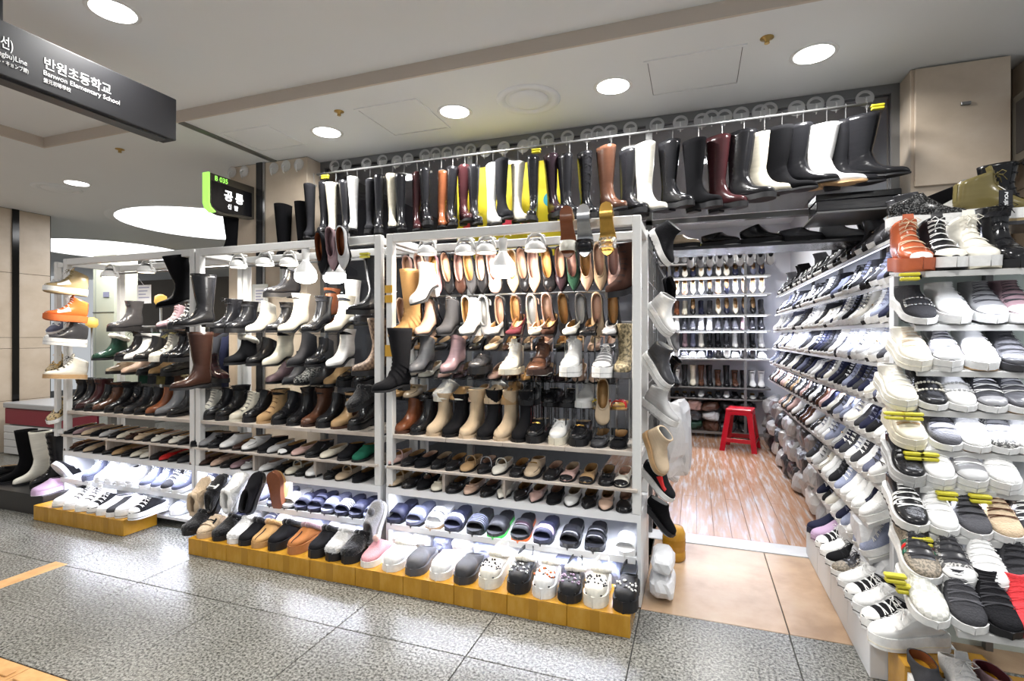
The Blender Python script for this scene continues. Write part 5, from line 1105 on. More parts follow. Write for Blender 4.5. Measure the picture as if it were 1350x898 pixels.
shoe(B(16, 'lug', 'chelsea'), (xat(366, 2.62), 2.66, 1.50), -20, 'small black boot on a white card above the elastic-sided one', 'raised boots on the pillar rack', u='black'); S1((xat(366, 2.62), 2.66), 1.50, 'clear acrylic riser under the small black boot')
shoe(B(38, 'low', 'plain', 'almond'), (xat(250, 2.33), 2.36, 1.31), -12, 'tall glossy black boot hung on the pillar rack post', 'boots hung on rack posts', 0, 0, (.95, .95, .80), u='black')
shoe(B(38, 'flat', 'plain', 'almond'), (xat(246, 2.33), 2.36, .925), -12, 'tall dark brown boot hung low on the pillar rack post', 'boots hung on rack posts', 0, 0, (.95, .95, .88), u='dark brown', l='white~fabric')
shoe(B(38, 'lug', 'plain'), (xat(478, 2.46), 2.50, 1.375), -30, 'black knee boot hung under yellow clip by the post', 'boots hung on rack posts', 0, 0, (.95, .95, .8), u='black')
shoe(B(30, 'wedge', 'plain'), (xat(482, 2.48), 2.53, 1.03), -30, 'brown checked boot hung inside the pillar rack post', 'boots hung on rack posts', 0, 0, (.9, .9, .95), u=CHK, a=CHK, h=CHK, t=CHK)
shoe('slipper/fluff', (xat(474, 2.44), 2.50, .87), -20, 'black fluffy slipper hung above the patent boots', 'boots hung on rack posts', 20, 0, .9, u='black~fur'); S1((xat(474, 2.44), 2.50), .87, 'clear acrylic riser under the black fluffy slipper')
fk = [(252, 'loafer/thin/plain', 'black~suede'), (263, 'loafer/thin/plain', 'grey~suede'), (275, 'loafer/thin/bow', 'black'), (291, 'loafer/thin/plain', 'white'), (306, 'flat/round/flat/plain', 'dark brown'), (319, 'loafer/thin/penny', 'white'), (341, 'loafer/thin/plain', 'black~suede'), (351, 'flat/almond/flat/plain', 'light grey'), (367, 'flat/round/flat/cap', 'black'), (385, 'flat/round/flat/plain', 'rose'), (404, 'loafer/thin/plain', 'black'), (423, 'flat/round/flat/plain', 'cream'), (447, 'loafer/thin/plain', 'black~suede'), (466, 'loafer/thin/plain', 'green~suede')]
row([(u, k, dict(fcol(c, k, i), **({'a': 'white'} if '/cap' in k else {}))) for i, (u, k, c) in enumerate(fk)], 2.432, ZFL, 'on pillar rack upper flats shelf', DE, 'flats on the pillar rack', True, scale=.90)
fk = [(249, 'flat/almond/flat/plain', 'rose'), (262, 'flat/round/flat/plain', 'dark brown'), (276, 'flat/almond/flat/plain', 'nude'), (290, 'flat/round/flat/plain', 'black'), (304, 'flat/round/flat/plain', 'mauve'), (318, 'flat/round/flat/bow', 'light grey'), (341, 'flat/almond/flat/plain', 'white'), (359, 'flat/almond/flat/plain', 'black'), (376, 'flat/round/flat/strap', 'cream'), (390, 'flat/round/flat/plain', 'black'), (404, 'loafer/thin/plain', 'white'), (427, 'flat/round/flat/bow', 'black'), (443, 'flat/round/flat/strap', 'beige'), (466, 'flat/round/flat/plain', 'black~suede')]
row([(u, k, fcol(c, k, i)) for i, (u, k, c) in enumerate(fk)], 2.44, ZCAB, 'on pillar rack lower flats shelf', DE, 'flats on the pillar rack', True, scale=.90)
sl = [(256, 'sneaker/low/std/lace/plain', dict(u='slate', s='navy~rubber')), (276, 'sneaker/low/std/lace/plain', dict(u='blue grey~knit')), (296, 'slipon/std', dict(u='white~knit')), (316, 'sneaker/low/std/lace/plain', dict(u='light grey~knit')), (337, 'slipon/std', dict(u='slate~knit')), (355, 'slide/plain', dict(u='slate~rubber')), (374, 'slide/plain', dict(u='light grey~rubber')), (392, 'slide/label', dict(u='navy~rubber', a='slate')), (409, 'slide/two', dict(u='navy~rubber')), (427, 'slide/label', dict(u='slate~rubber', a='white')), (446, 'slide/ribs', dict(u='navy~rubber', a='white')), (465, 'slide/plain', dict(u='navy~rubber')), (484, 'slide/two', dict(u='slate~rubber'))]
row([(u, k, dict(c, pitch=9, dz=.031)) for u, k, c in sl], 2.425, .215, 'on pillar cabinet lit shelf', DE, 'shoes in the pillar rack cabinet', True, scale=.92)
# ---- far rack
row([(u, k, dict(c)) for u, k, c in ((74, B(20, 'flat', 'plain', 'almond'), dict(u='black')), (88, B(20, 'flat', 'plain', 'almond'), dict(u='black')), (99, B(20, 'flat', 'plain', 'almond'), dict(u='burgundy')), (111, B(16, 'flat', 'band'), dict(u='black')), (122, B(18, 'flat', 'slouch'), dict(u='brown')), (137, B(18, 'flat', 'lace'), dict(u='black')), (151, B(16, 'flat', 'lace'), dict(u='black~patent')), (163, B(16, 'flat', 'lace'), dict(u='charcoal~patent')), (177, B(16, 'flat', 'slouch'), dict(u='black')), (191, B(16, 'flat', 'plain', 'almond'), dict(u='cognac')), (204, B(16, 'flat', 'plain', 'almond'), dict(u='pewter')), (220, B(16, 'flat', 'chelsea'), dict(u='black')))], 2.465, ZPL, 'on far rack plank shelf', DE, 'boots on the far rack', True, scale=.97)
row([(141, B(20, 'lug', 'plain'), dict(u='charcoal'))] , 2.46, 1.285, 'in far rack top raised row', DE, 'raised boots on the far rack', True, stand=S1)
row([(121, B(16, 'flat', 'fur'), dict(u='dark green', f='ivory~fur')), (151, B(18, 'lug', 'lace'), dict(u='black')), (163, B(18, 'flat', 'plain', 'point'), dict(u='white')), (175, B(16, 'flat', 'plain', 'almond'), dict(u='black')), (197, B(16, 'lug', 'lace'), dict(u='ivory', s='ivory~rubber')), (212, B(18, 'lug', 'lace'), dict(u='black')), (222, B(23, 'lug', 'lace'), dict(u='jet'))], 2.47, 1.08, 'in far rack raised row', DE, 'raised boots on the far rack', True, stand=S1)
row([(140, 'loafer/mid/penny', dict(u='beige')), (160, B(16, 'flat', 'plain'), dict(u='nude')), (180, B(16, 'flat', 'plain'), dict(u='charcoal')), (196, B(16, 'flat', 'fur'), dict(u='tan~suede')), (212, B(18, 'lug', 'lace'), dict(u='black'))], 2.62, .97, 'in far rack rear row', DE, 'raised boots on the far rack', True, stand=S1)
row([(221, B(20, 'lug', 'lace'), dict(u='black', x='white~fabric')), (206, B(16, 'flat', 'lace'), dict(u='mauve'))], 2.5, 1.30, 'among far rack upper boots', 'the post', 'raised boots on the far rack', stand=S1)
shoe(B(38, 'low', 'plain', 'almond'), (xat(226, 2.42), 2.46, 1.455), -22, 'black suede knee boot hung from the far rack beam', 'boots hung on rack posts', 12, 0, (.95, .95, .78), u='jet~suede')
for q, (z, Y0, nm, ks) in enumerate(((ZFL, 2.432, 'upper', [('black', 0), ('mauve', 0), ('beige', 0), ('black~suede', 0), ('light grey', 0), ('black', 0), ('cream', 0), ('dark brown', 1), ('beige', 1), ('black', 0), ('ivory', 1), ('black', 0), ('ivory', 1), ('black', 0)]), (ZCAB, 2.44, 'lower', [('brown', 0), ('black', 0), ('beige', 0), ('black~suede', 0), ('black', 0), ('tan', 0), ('black', 0), ('cream', 0), ('ivory', 0), ('black', 0), ('red~patent', 0), ('black', 0), ('charcoal', 0)]))):
    n = len(ks); row([(83 + (150 * k / (n - 1)), ['flat/almond/flat/plain', 'flat/round/flat/bow'][b], fcol(c, '', k)) for k, (c, b) in enumerate(ks)], Y0, z, f'on far rack {nm} flats shelf', DE, 'flats on the far rack', True, scale=.88)
sl = [(110, 'sneaker/low/std/lace/plain', dict(u='slate~knit', s='slate~rubber')), (127, 'sneaker/low/run/lace/plain', dict(u='white~knit')), (141, 'sneaker/low/run/lace/plain', dict(u='white~knit', x='light grey~fabric')), (155, 'slipon/std', dict(u='white~knit')), (168, 'sneaker/low/run/lace/plain', dict(u='light grey~knit')), (186, 'sneaker/low/run/lace/plain', dict(u='slate~knit')), (201, 'sneaker/low/run/lace/plain', dict(u='slate~knit', x='white~fabric')), (215, 'sneaker/low/run/lace/swoosh', dict(u='charcoal~knit', x='white~fabric')), (229, 'sneaker/low/run/lace/plain', dict(u='slate~knit', x='white~fabric'))]
row([(u, k, dict(c, pitch=9, dz=.031)) for u, k, c in sl], 2.425, .215, 'on far cabinet lit shelf', DE, 'sneakers in the far rack cabinet', True, scale=.92)
row([(70, 'mule/std/plain', dict(u='white')), (86, 'sneaker/low/std/lace/plain', dict(u='white~fabric', x='black~fabric')), (101, 'sneaker/low/std/lace/cap', dict(u='white~fabric', x='black~fabric')), (115, 'mule/std/lace/cap', dict(u='black~fabric')), (129, 'slipon/std', dict(u='white~fabric')), (141, 'slipon/std', dict(u='charcoal~fabric')), (153, 'mule/platform/plain', dict(u='white~fabric')), (170, 'mule/platform/lace/cap', dict(u='black~fabric'))], 2.245, .10, 'on amber cartons at far rack', DE, 'canvas shoes on the far cartons', True, scale=.94)
shoe('slipon/std', (xat(47, 2.3), 2.40, .14), 0, 'lilac slip-on on the black box beside a knee boot', 'shoes by the far rack', 0, 0, .95, u='lilac~fabric', s='lilac~rubber')
shoe('slipon/std', (xat(76, 2.42), 2.46, .235), 0, 'black slip-on leaning upright against the far lit cabinet', 'shoes by the far rack', -55, 0, .95, u='black~fabric')
for u, key, c, lb in ((48, B(38, 'lug', 'lace'), 'black', 'black lace-up knee boot standing on the black box'), (25, B(38, 'low', 'plain'), 'ivory', 'cream knee boot standing between two black knee boots'), (6, B(38, 'low', 'plain'), 'jet', 'black suede knee boot standing at the bench side'), (-16, 'loafer/mid/plain', 'black', 'black loafer on the black box edge')):
    shoe(key, (xat(u, 2.42), 2.50, .14), 0, lb, 'shoes by the far rack', 0, 0, .92, u=c + ('~suede' if c == 'jet' else ''))
for k, (v, key, c, lb) in enumerate(((388, 'sneaker/high/chunky/lace/swoosh', dict(u='khaki', a='white', s='white~rubber', o='khaki~rubber', x='olive~fabric'), 'khaki chunky high-top hung topmost on the far rack post'), (424, 'sneaker/high/chunky/lace/swoosh', dict(u='orange', a='white', s='orange~rubber', o='orange~rubber', x='white~fabric', c='white'), 'orange chunky high-top hung under the khaki one'), (456, 'sneaker/high/platform/lace/band', dict(u='charcoal', x='black~fabric'), 'charcoal high-top with thick white sole on far post'), (500, 'sneaker/high/std/lace/plain', dict(u='ivory', x='black~fabric', s='tan~rubber', a='cognac'), 'cream high-top with dark laces hung on far post'))):
    shoe(key, (xat(84, 2.36), 2.37, zat(84, v, 2.36)), -8, lb, 'high-tops hung on the far rack post', -6, 0, .92, **c)
for k, (v, key, c, lb) in enumerate(((380, 'sneaker/low/std/lace/plain', dict(u='light grey~knit'), 'pale grey trainer hung behind the khaki high-top'), (436, 'sneaker/low/std/lace/plain', dict(u='slate~knit'), 'blue-grey trainer hung behind the orange high-top'), (487, 'sneaker/low/run/lace/plain', dict(u=LEOP, a='gold', x='gold~fabric'), 'leopard print trainer hung behind the cream high-top'), (548, 'sneaker/high/std/none/plain', dict(u=LEOP, a='black'), 'leopard print high-top hung lowest on far post'))):
    shoe(key, (xat(66, 2.42), 2.50, zat(66, v, 2.5)), 20, lb, 'high-tops hung on the far rack post', 20, 0, .88, **c)
m = MB().box(xat(84, 2.45) - .09, xat(84, 2.45) - .06, 2.44, 2.47, ZCAB + .1, ZTOP - .02).box(xat(84, 2.45) - .09, xat(84, 2.45) + .0, 2.445, 2.465, ZTOP - .06, ZTOP - .03).box(xat(84, 2.45) - .09, xat(84, 2.45) + .0, 2.445, 2.465, ZCAB + .12, ZCAB + .15).put('hanging_bracket', WHITE); tag(m, 'white side bracket carrying hung high-tops on the far rack', 'bracket')
# ---- slippers and clogs on the amber cartons
fu = lambda c, f=None, s_=None, **k: dict(u=c, f=(f or c.split('~')[0]) + '~fur', s=(s_ or 'black') + '~rubber', **k)
row([(242, 'slipper/fluff', fu('black~fur')), (262, 'slipper/hband', fu('beige~fur', a='black~fabric', s_='beige')), (283, 'slipper/fluff', fu('jet~fur')), (302, 'slipper/fluff', fu('white~fur', s_='white')), (317, 'slipper/fur', fu('black~suede')), (334, 'slipper/fur', fu('camel~suede', 'camel', 'camel')), (357, 'slipper/fur/platform', fu('black~suede')), (383, 'slipper/fur/platform', fu('chestnut~suede', 'mauve', 'chestnut')), (411, 'slipper/fur/platform', fu('black~suede')), (433, 'slipper/fluff/platform', fu('light grey~fur')), (455, 'slipper/fluff/platform', fu('black~fur')),
     (481, 'slipper/bobble', fu('pink~knit', 'rose', 'white')), (511, 'clog/plain/std/cuff', dict(u='white~rubber')), (541, 'clog/plain/std/none', dict(u='dark grey~rubber')), (574, 'clog/plain/std/none', dict(u='white~rubber', s='white~rubber')), (607, 'clog/plain/std/none', dict(u='charcoal~rubber')), (641, 'clog/charm2/platform/fleece', dict(u='ivory~rubber', c='black~rubber', k='dark grey~rubber')), (678, 'clog/charm2/platform/fleece', dict(u='black~rubber', c='white~rubber')), (713, 'clog/charm/platform/cuff', dict(u='white~rubber', c='orange~rubber')), (747, 'clog/charm2/std/fleece', dict(u='black~rubber', c='lilac~rubber')), (783, 'clog/charm2/platform/fleece', dict(u='ivory~rubber', c='charcoal~rubber')), (823, 'clog/charm/platform/strap', dict(u='black~rubber', c='white~rubber'))],
    2.195, BH, 'on front amber cartons', DE, 'slippers and clogs on the cartons', True, scale=.92)
def lean(pu, v, key, label, yaw=180, pitch=-68, Y=2.405, **c): return shoe(key, (xat(pu, Y), Y, zat(pu, v, Y)), yaw, label, 'slippers leaning on the cabinets', pitch, 0, .92, **c)
lean(272, 655, 'slipper/fluff', 'beige plush slipper leaning upright on pillar rack cabinet', **fu('beige~fur', s_='beige')); lean(291, 652, 'slipper/hband', 'black banded slipper leaning upright beside the beige plush one', **fu('black~fur', a='white~fabric')); lean(316, 650, 'slipper/fluff', 'white fluffy slipper leaning upright between two black slippers', **fu('white~fur', s_='white'))
lean(338, 650, 'slipon/std', 'black fleece slip-on leaning upright beside tan sole', u='black~suede', s='black~rubber'); lean(362, 648, 'slipper/fur', 'tan slipper propped up showing its brown sole', yaw=0, pitch=-80, **fu('camel~suede', 'ivory', 'cognac')); lean(497, 690, 'slipper/plush', 'grey plush slipper with round ball leaning on the lit cabinets', **fu('grey~fur', s_='light grey', a='dark grey~fur'))
# bagged shoes behind the clogs, on the cabinet floors
for k in range(11):
    u = 535 + 27 * k; crumple('bagged_shoes', (xat(u, 2.55), 2.56, .118), (.062, .10, .05), M(['white', 'light grey', 'slate', 'white', 'blue grey', 'white'][k % 6], 'crinkle'), f'clear-bagged pale shoes on doorway cabinet floor, {ORD[11 - k]} from the doorway end', 'bag', 'bagged shoes on the cabinet floors', 700 + k, amp=.6)
for k in range(6):
    u = 385 + 20 * k; crumple('bagged_shoes', (xat(u, 2.55), 2.56, .118), (.062, .10, .05), M(['white', 'light grey', 'blue grey'][k % 3], 'crinkle'), f'clear-bagged pale shoes on pillar cabinet floor, {ORD[6 - k]} from the doorway end', 'bag', 'bagged shoes on the cabinet floors', 730 + k, amp=.6)
row([(262 + 21 * k, 'sneaker/low/run/lace/plain', dict(u=['slate~knit', 'white~knit', 'navy~knit', 'light grey~knit'][k % 4])) for k in range(5)], 2.47, .068, 'on pillar cabinet floor', DE, 'shoes in the pillar rack cabinet', True, scale=.92)
row([(184, 'sneaker/low/run/lace/plain', dict(u='white~knit')), (205, 'sneaker/low/chunky/lace/plain', dict(u='white~knit')), (226, 'sneaker/low/chunky/lace/plain', dict(u='white~knit', x='blue grey~fabric'))], 2.46, .068, 'on far cabinet floor', DE, 'sneakers in the far rack cabinet', True, scale=.92)
# ---- knee boots hanging on the rail
hb = [(414, 'black~suede', 'low', 'plain', 30), (428, 'black', 'low', 'band', 30), (443, 'cream', 'low', 'plain', 32), (458, 'black', 'flat', 'plain', 32), (471, 'white', 'low', 'plain', 32), (488, 'black~suede', 'lug', 'plain', 34), (504, 'black', 'lug', 'plain', 34), (518, 'cream', 'low', 'plain', 36), (533, 'black', 'low', 'plain', 36), (550, 'burgundy', 'low', 'plain', 36), (566, 'black', 'lug', 'slouch', 36), (582, 'cognac', 'low', 'plain', 36), (597, 'black', 'flat', 'plain', 38), (613, 'burgundy', 'flat', 'plain', 38), (629, 'black', 'low', 'plain', 38), (650, 'white', 'low', 'plain', 40), (666, 'black~suede', 'low', 'plain', 42), (683, 'ivory', 'low', 'plain', 42), (706, 'black~patent', 'lug', 'plain', 10), (731, 'plum', 'lug', 'plain', 40), (751, 'black', 'lug', 'plain', 42),
      (774, 'black', 'lug', 'lace', 40), (806, 'brown', 'low', 'plain', 44), (830, 'black', 'lug', 'plain', 46), (855, 'ivory', 'low', 'plain', 48), (887, 'black', 'lug', 'plain', 48), (921, 'jet~suede', 'lug', 'plain', 50), (952, 'burgundy', 'lug', 'plain', 52), (981, 'black', 'lug', 'plain', 54), (1008, 'cream', 'low', 'plain', 60), (1031, 'jet~suede', 'low', 'plain', 60), (1059, 'black', 'low', 'plain', 62), (1090, 'white', 'low', 'plain', 66), (1115, 'black', 'low', 'plain', 66), (1143, 'black', 'low', 'plain', 70)]
HANG = MB().tube([(0, 0, -.075), (0, 0, -.02), (0, -.008, .006), (0, .0, .013), (0, .009, .004)], .0018, 5).box(-.02, .02, -.004, .004, -.09, -.075).mesh('wire_hanger')
for k, (u, c, heel, style, yw) in enumerate(hb):
    toe = 'point' if k >= 29 and 'suede' not in c else 'almond' if heel == 'low' else 'round'
    x = xat(u, RAILY); top = RAILZ - .085 + .012 * math.sin(k * 2.1); hgt = 38 if k % 3 else 40
    sc = .96 if k < 31 else .92
    key = B(hgt, heel, style, toe); th = {'flat': .024, 'lug': .038, 'low': .033}[heel]
    zs = (.86 if k >= 29 else 1.0) * sc
    off = .065
    sole = 'tan~rubber' if k in (32,) else 'black~rubber'
    cx, cy = math.sin(R(yw)), -math.cos(R(yw))
    stag = .014 if k % 2 else -.014
    shoe(key, (x + cx * off * .55, RAILY + cy * off + stag, top - (hgt / 100 + th) * zs), yw, f'{colour_word(c)} {noun(key)} hung on the long rail, {ORD[len(hb) - k]} from the travertine doorway pillar', 'knee boots hung on the long rail', 0, random.uniform(-3, 3), ((1.02, 1.08, zs) if k >= 28 else (.86, .92, zs) if k >= 22 else (.72, .80, zs)), u=c, s=sole)
    o = put('wire_hanger', HANG, GREYM, None, (x, RAILY, RAILZ)); tag(o, f'thin wire hanger on the boot rail, {ORD[len(hb) - k]} from the doorway pillar', 'hanger', 'wire hangers on the boot rail')
for u, lb in ((367, 'black suede thigh boot hung on the beige pillar'), (394, 'black suede thigh boot hung beside its pair on pillar')):
    shoe(B(46, 'low', 'plain', 'almond'), (xat(u, 3.14), 3.14, 1.78), 10, lb, 'thigh boots on the pillar', 0, 0, (1.0, 1.0, 1.0), u='jet~suede')
shoe(B(38, 'low', 'plain', 'almond'), (xat(291, 3.05), 3.08, 1.86), -30, 'black knee boot hung under the shop name sign', 'thigh boots on the pillar', 0, 0, (.8, .8, .95), u='jet~suede')
# ---- sneakers hung on the doorway side of the rack
for k, (u, X, v, key, c, yw, pt, lb) in enumerate(((862, -.205, 330, 'sneaker/high/chunky/none/plain', dict(u='black~knit', s='white~rubber', o='charcoal~rubber'), 70, 62, 'black sock sneaker with white sole hung highest by the doorway'), (862, -.205, 425, 'sneaker/high/platform/none/plain', dict(u='white', s='white~rubber', o='light grey~rubber'), 60, 50, 'white platform high-top hung under the black sock sneaker'), (858, -.205, 492, 'sneaker/high/platform/none/plain', dict(u='charcoal', s='white~rubber'), 60, 48, 'charcoal high-top with thick white sole by the doorway'),
        (862, -.2, 548, 'sneaker/high/chunky/none/plain', dict(u='light grey', a='black', s='white~rubber'), 75, 30, 'grey-white high-top with black heel by the doorway'), (856, -.205, 598, 'sneaker/high/std/none/plain', dict(u='beige', s='tan~rubber'), 50, 60, 'beige high-top with paper tag by the doorway'), (858, -.205, 640, 'sneaker/low/run/none/swoosh', dict(u='black~knit', a='red', s='white~rubber'), 70, 38, 'black trainer with red mark hung by the doorway'), (861, -.205, 686, 'sneaker/low/run/none/plain', dict(u='jet~knit', s='black~rubber', o='grey~rubber'), 75, 42, 'all-black trainer hung lowest by the doorway'),
        (876, -.19, 385, 'slipon/std', dict(u='jet~knit', s='black~rubber'), 60, 75, 'black slip-on hung toe-down behind the white high-top'), (880, -.19, 450, 'sneaker/low/run/none/plain', dict(u='grey~knit'), 60, 60, 'grey trainer hung behind the charcoal high-top'), (880, -.19, 500, B(20, 'flat', 'plain'), dict(u='jet'), 60, 40, 'black boot hung behind the charcoal high-top'), (878, -.19, 575, 'sneaker/high/chunky/none/plain', dict(u='dark grey~knit', s='white~rubber'), 70, 40, 'dark trainer hung behind the grey-white high-top'), (874, -.19, 620, 'sneaker/low/run/none/plain', dict(u='white~knit', a='red'), 70, 45, 'white trainer hung behind the red-marked one'))):
    u -= 1; X -= .008 + (.03 if X > -.195 else 0); Y = yatx(u, X); shoe(key, (X + .02, Y, zat(u, v, Y)), yw, lb, 'sneakers hung by the doorway', pt, 0, .80, **c)
e = tag(empty('side_mesh', (-.25, 2.9, 0)), 'grey wire grid on the doorway side carrying hung sneakers', 'wire grid')
for k in range(17): MB().tube([(0, -.02 + .11 * k, .4), (0, -.02 + .11 * k, 1.78)], .004, 5).put('wire', GREYM, e)
for k in range(8): MB().tube([(0, -.03, .42 + .19 * k), (0, 1.76, .42 + .19 * k)], .004, 5).put('wire', GREYM, e)
for y in (-.02, .75, 1.74): MB().tube([(0, y, 0), (0, y, 1.78)], .01, 6).put('upright', GREYM, e)
# ---- sneakers on the right-hand shelving
def frow(k, items, nm, sc=.98): row(items, FR[k][0], FR[k][1], f'on passage shelving {nm} tier', 'the aisle end', 'sneakers on the passage shelving', scale=sc * .97, tilt=TILT[k], zs=.84 if k != 'A' else 1)
wz = dict(s='white~rubber')
frow('A', [(1217, 'sneaker/high/chunky/lace/band', dict(u='rust', s='rust~rubber', x='beige~fabric', o='rust~rubber', c='white~rubber')), (1258, 'sneaker/high/chunky/lace/cap', dict(u='black', x='white~fabric', c='ivory', o='black~rubber')), (1303, 'sneaker/high/chunky/lace/plain', dict(u='ivory', x='ivory~fabric', s='white~rubber', o='cream~rubber')), (1348, B(18, 'lug', 'lace'), dict(u='black~patent'))], 'topmost', 1.06)
frow('B', [(1218, 'sneaker/low/run/none/rhine', dict(u='charcoal~knit', o='black~rubber')), (1262, 'sneaker/low/chunky/lace/plain', dict(u='white')), (1311, 'sneaker/low/chunky/lace/cap', dict(u='grey', x='charcoal~fabric', c='light grey', o='black~rubber')), (1352, 'sneaker/low/chunky/lace/cap', dict(u='mauve', x='charcoal~fabric', c='light grey'))], 'second', 1.04)
frow('C', [(1211, 'sneaker/low/platform/lace/plain', dict(u='ivory', s='ivory~rubber', o='cream~rubber', x='beige~fabric')), (1254, 'sneaker/low/platform/lace/cap', dict(u='dark grey', x='silver~fabric', c='light grey')), (1300, 'sneaker/low/chunky/lace/plain', dict(u='white', o='tan~rubber')), (1346, 'sneaker/low/run/lace/plain', dict(u='charcoal', s='charcoal~rubber', x='black~fabric', o='black~rubber'))], 'third', 1.0)
frow('D', [(1192, 'sneaker/low/platform/lace/plain', dict(u='ivory', s='ivory~rubber', o='light grey~rubber')), (1233, 'sneaker/low/run/none/rhine', dict(u='black', o='black~rubber', j='ivory')), (1271, 'sneaker/low/run/none/rhine', dict(u='white', j='light grey', o='charcoal~rubber')), (1312, 'sneaker/low/run/lace/cap', dict(u='charcoal', x='white~fabric', c='grey', o='black~rubber')), (1350, 'sneaker/low/run/lace/plain', dict(u='dark grey', x='light grey~fabric', o='tan~rubber'))], 'fourth')
frow('E', [(1204, 'sneaker/low/platform/lace/plain', dict(u='cream', s='cream~rubber', x='tan~fabric', o='cream~rubber')), (1252, 'sneaker/low/run/lace/plain', dict(u='dark grey~knit', x='black~fabric')), (1292, 'sneaker/low/run/lace/plain', dict(u='white~knit', o='tan~rubber')), (1330, 'sneaker/low/run/lace/plain', dict(u=MONO, x='charcoal~fabric', t='grey', o='black~rubber')), (1366, 'sneaker/low/run/lace/plain', dict(u='white'))], 'fifth')
frow('F', [(1204, 'sneaker/low/platform/lace/plain', dict(u='black', x='black~fabric', s='light grey~rubber')), (1244, 'sneaker/low/platform/lace/plain', dict(u='white')), (1284, 'sneaker/low/platform/lace/cap', dict(u='grey', x='white~fabric', c='light grey')), (1328, 'sneaker/low/platform/lace/plain', dict(u='white~knit'))], 'sixth')
frow('G', [(1207, 'sneaker/low/chunky/lace/stripe', dict(u='black', x='white~fabric', a='white', c='white', b='white', o='black~rubber')), (1247, 'sneaker/low/run/lace/plain', dict(u='white', o='light grey~rubber')), (1291, 'sneaker/low/std/lace/plain', dict(u='dark grey~knit', x='black~fabric')), (1334, 'sneaker/low/std/lace/plain', dict(u='beige~knit', x='brown~fabric', l='cognac')), (1376, 'sneaker/low/std/lace/plain', dict(u='charcoal~knit'))], 'seventh')
frow('H', [(1223, 'sneaker/low/std/lace/stripe', dict(u=GG, x='charcoal~fabric', t='charcoal', a='green', c='red', b='green')), (1268, 'sneaker/low/std/lace/cap', dict(u=MONO, x='charcoal~fabric', t='charcoal')), (1314, 'sneaker/low/std/lace/plain', dict(u='white')), (1362, 'sneaker/low/std/lace/plain', dict(u='charcoal~knit', s='charcoal~rubber', x='black~fabric', o='black~rubber'))], 'eighth', 1.02)
frow('I', [(1234, 'slipon/std', dict(u=CHW)), (1286, 'sneaker/low/std/lace/plain', dict(u='charcoal~knit', x='dark grey~fabric')), (1330, 'sneaker/low/run/lace/plain', dict(u='black~knit', x='charcoal~fabric', s='black~rubber', o='black~rubber')), (1372, 'sneaker/low/run/lace/plain', dict(u='coral red~knit', s='coral red~rubber', x='coral red~fabric'))], 'ninth', 1.02)
row([(1251, 'slipon/std', dict(u='charcoal~fabric', l='cognac')), (1302, 'sneaker/low/std/lace/plain', dict(u='light grey~knit', x='light grey~fabric')), (1358, 'slipon/std', dict(u='mauve~knit', l='maroon~fabric', s='mauve~rubber'))], 1.86, .10, 'on amber carton under passage shelving', 'the aisle end', 'slip-ons at the shelf foot', scale=1.02, tilt=0)
# heap on the top tier
zA = FR['A'][1]
e = tag(empty('top_riser', (1.12, 2.505, zA)), 'narrow dark riser board behind the topmost sneakers', 'riser')
bevel(MB().box(-.30, .36, -.02, .2, .192, .207).put('board', M('charcoal'), e), .002, 1)
for x in (-.28, .34): MB().box(x - .015, x + .015, 0, .16, 0, .192).put('leg', M('charcoal'), e)
shoe('sneaker/low/chunky/none/plain', (xat(1228, 2.52), 2.56, zA + .208), 82, 'black sequin sneaker lying sideways on the dark riser', 'heap above the passage shelving', 0, 0, 1.0, u=SEQ, a=SEQ, s='white~rubber', o='light grey~rubber')
ol = shoe('sneaker/high/chunky/lace/plain', (xat(1322, 2.52), 2.55, zA + .208), 88, 'olive high-top sneaker with black swing tag on riser', 'heap above the passage shelving', 0, 0, 1.08, u='olive', s='white~rubber', o='khaki~rubber', x='olive~fabric', a='olive')
e = tag(empty('swing_tag', (xat(1326, 2.44), 2.44, zat(1326, 277, 2.44)), (0, 0, R(20))), 'black swing tag with white brand lettering on olive sneaker', 'tag')
bevel(MB().box(-.026, .026, -.002, .002, 0, .075).put('card', flat('black tag card', (.012, .012, .014), .2), e), .001, 1)
text('lettering', 'POUJINS', .018, INK, e, (-.006, -.0022, .068), (R(90), R(90), 0), .0002, .0004)
MB().tube([(0, 0, .075), (.0, .03, .10)], .001, 4).put('string', WHITE, e)
shoe('slipper/fluff', (xat(1308, 2.7), 2.70, zA + .208), 60, 'black ruffled slipper behind the olive sneaker', 'heap above the passage shelving', 0, 0, 1.15, u='black~fur'); shoe('sneaker/low/run/none/plain', (xat(1268, 2.7), 2.69, zA + .208), 70, 'black and rust trainer behind the sequin sneaker', 'heap above the passage shelving', 0, 0, .95, u=blotch_mat('rust and black', (.01, .01, .01), (.5, .15, .05), 30), s='black~rubber')
shoe(B(23, 'lug', 'lace'), (xat(1356, 2.6), 2.66, zA + .208), 60, 'black boot beside the olive sneaker on riser', 'heap above the passage shelving', 0, 0, 1.0, u='jet')
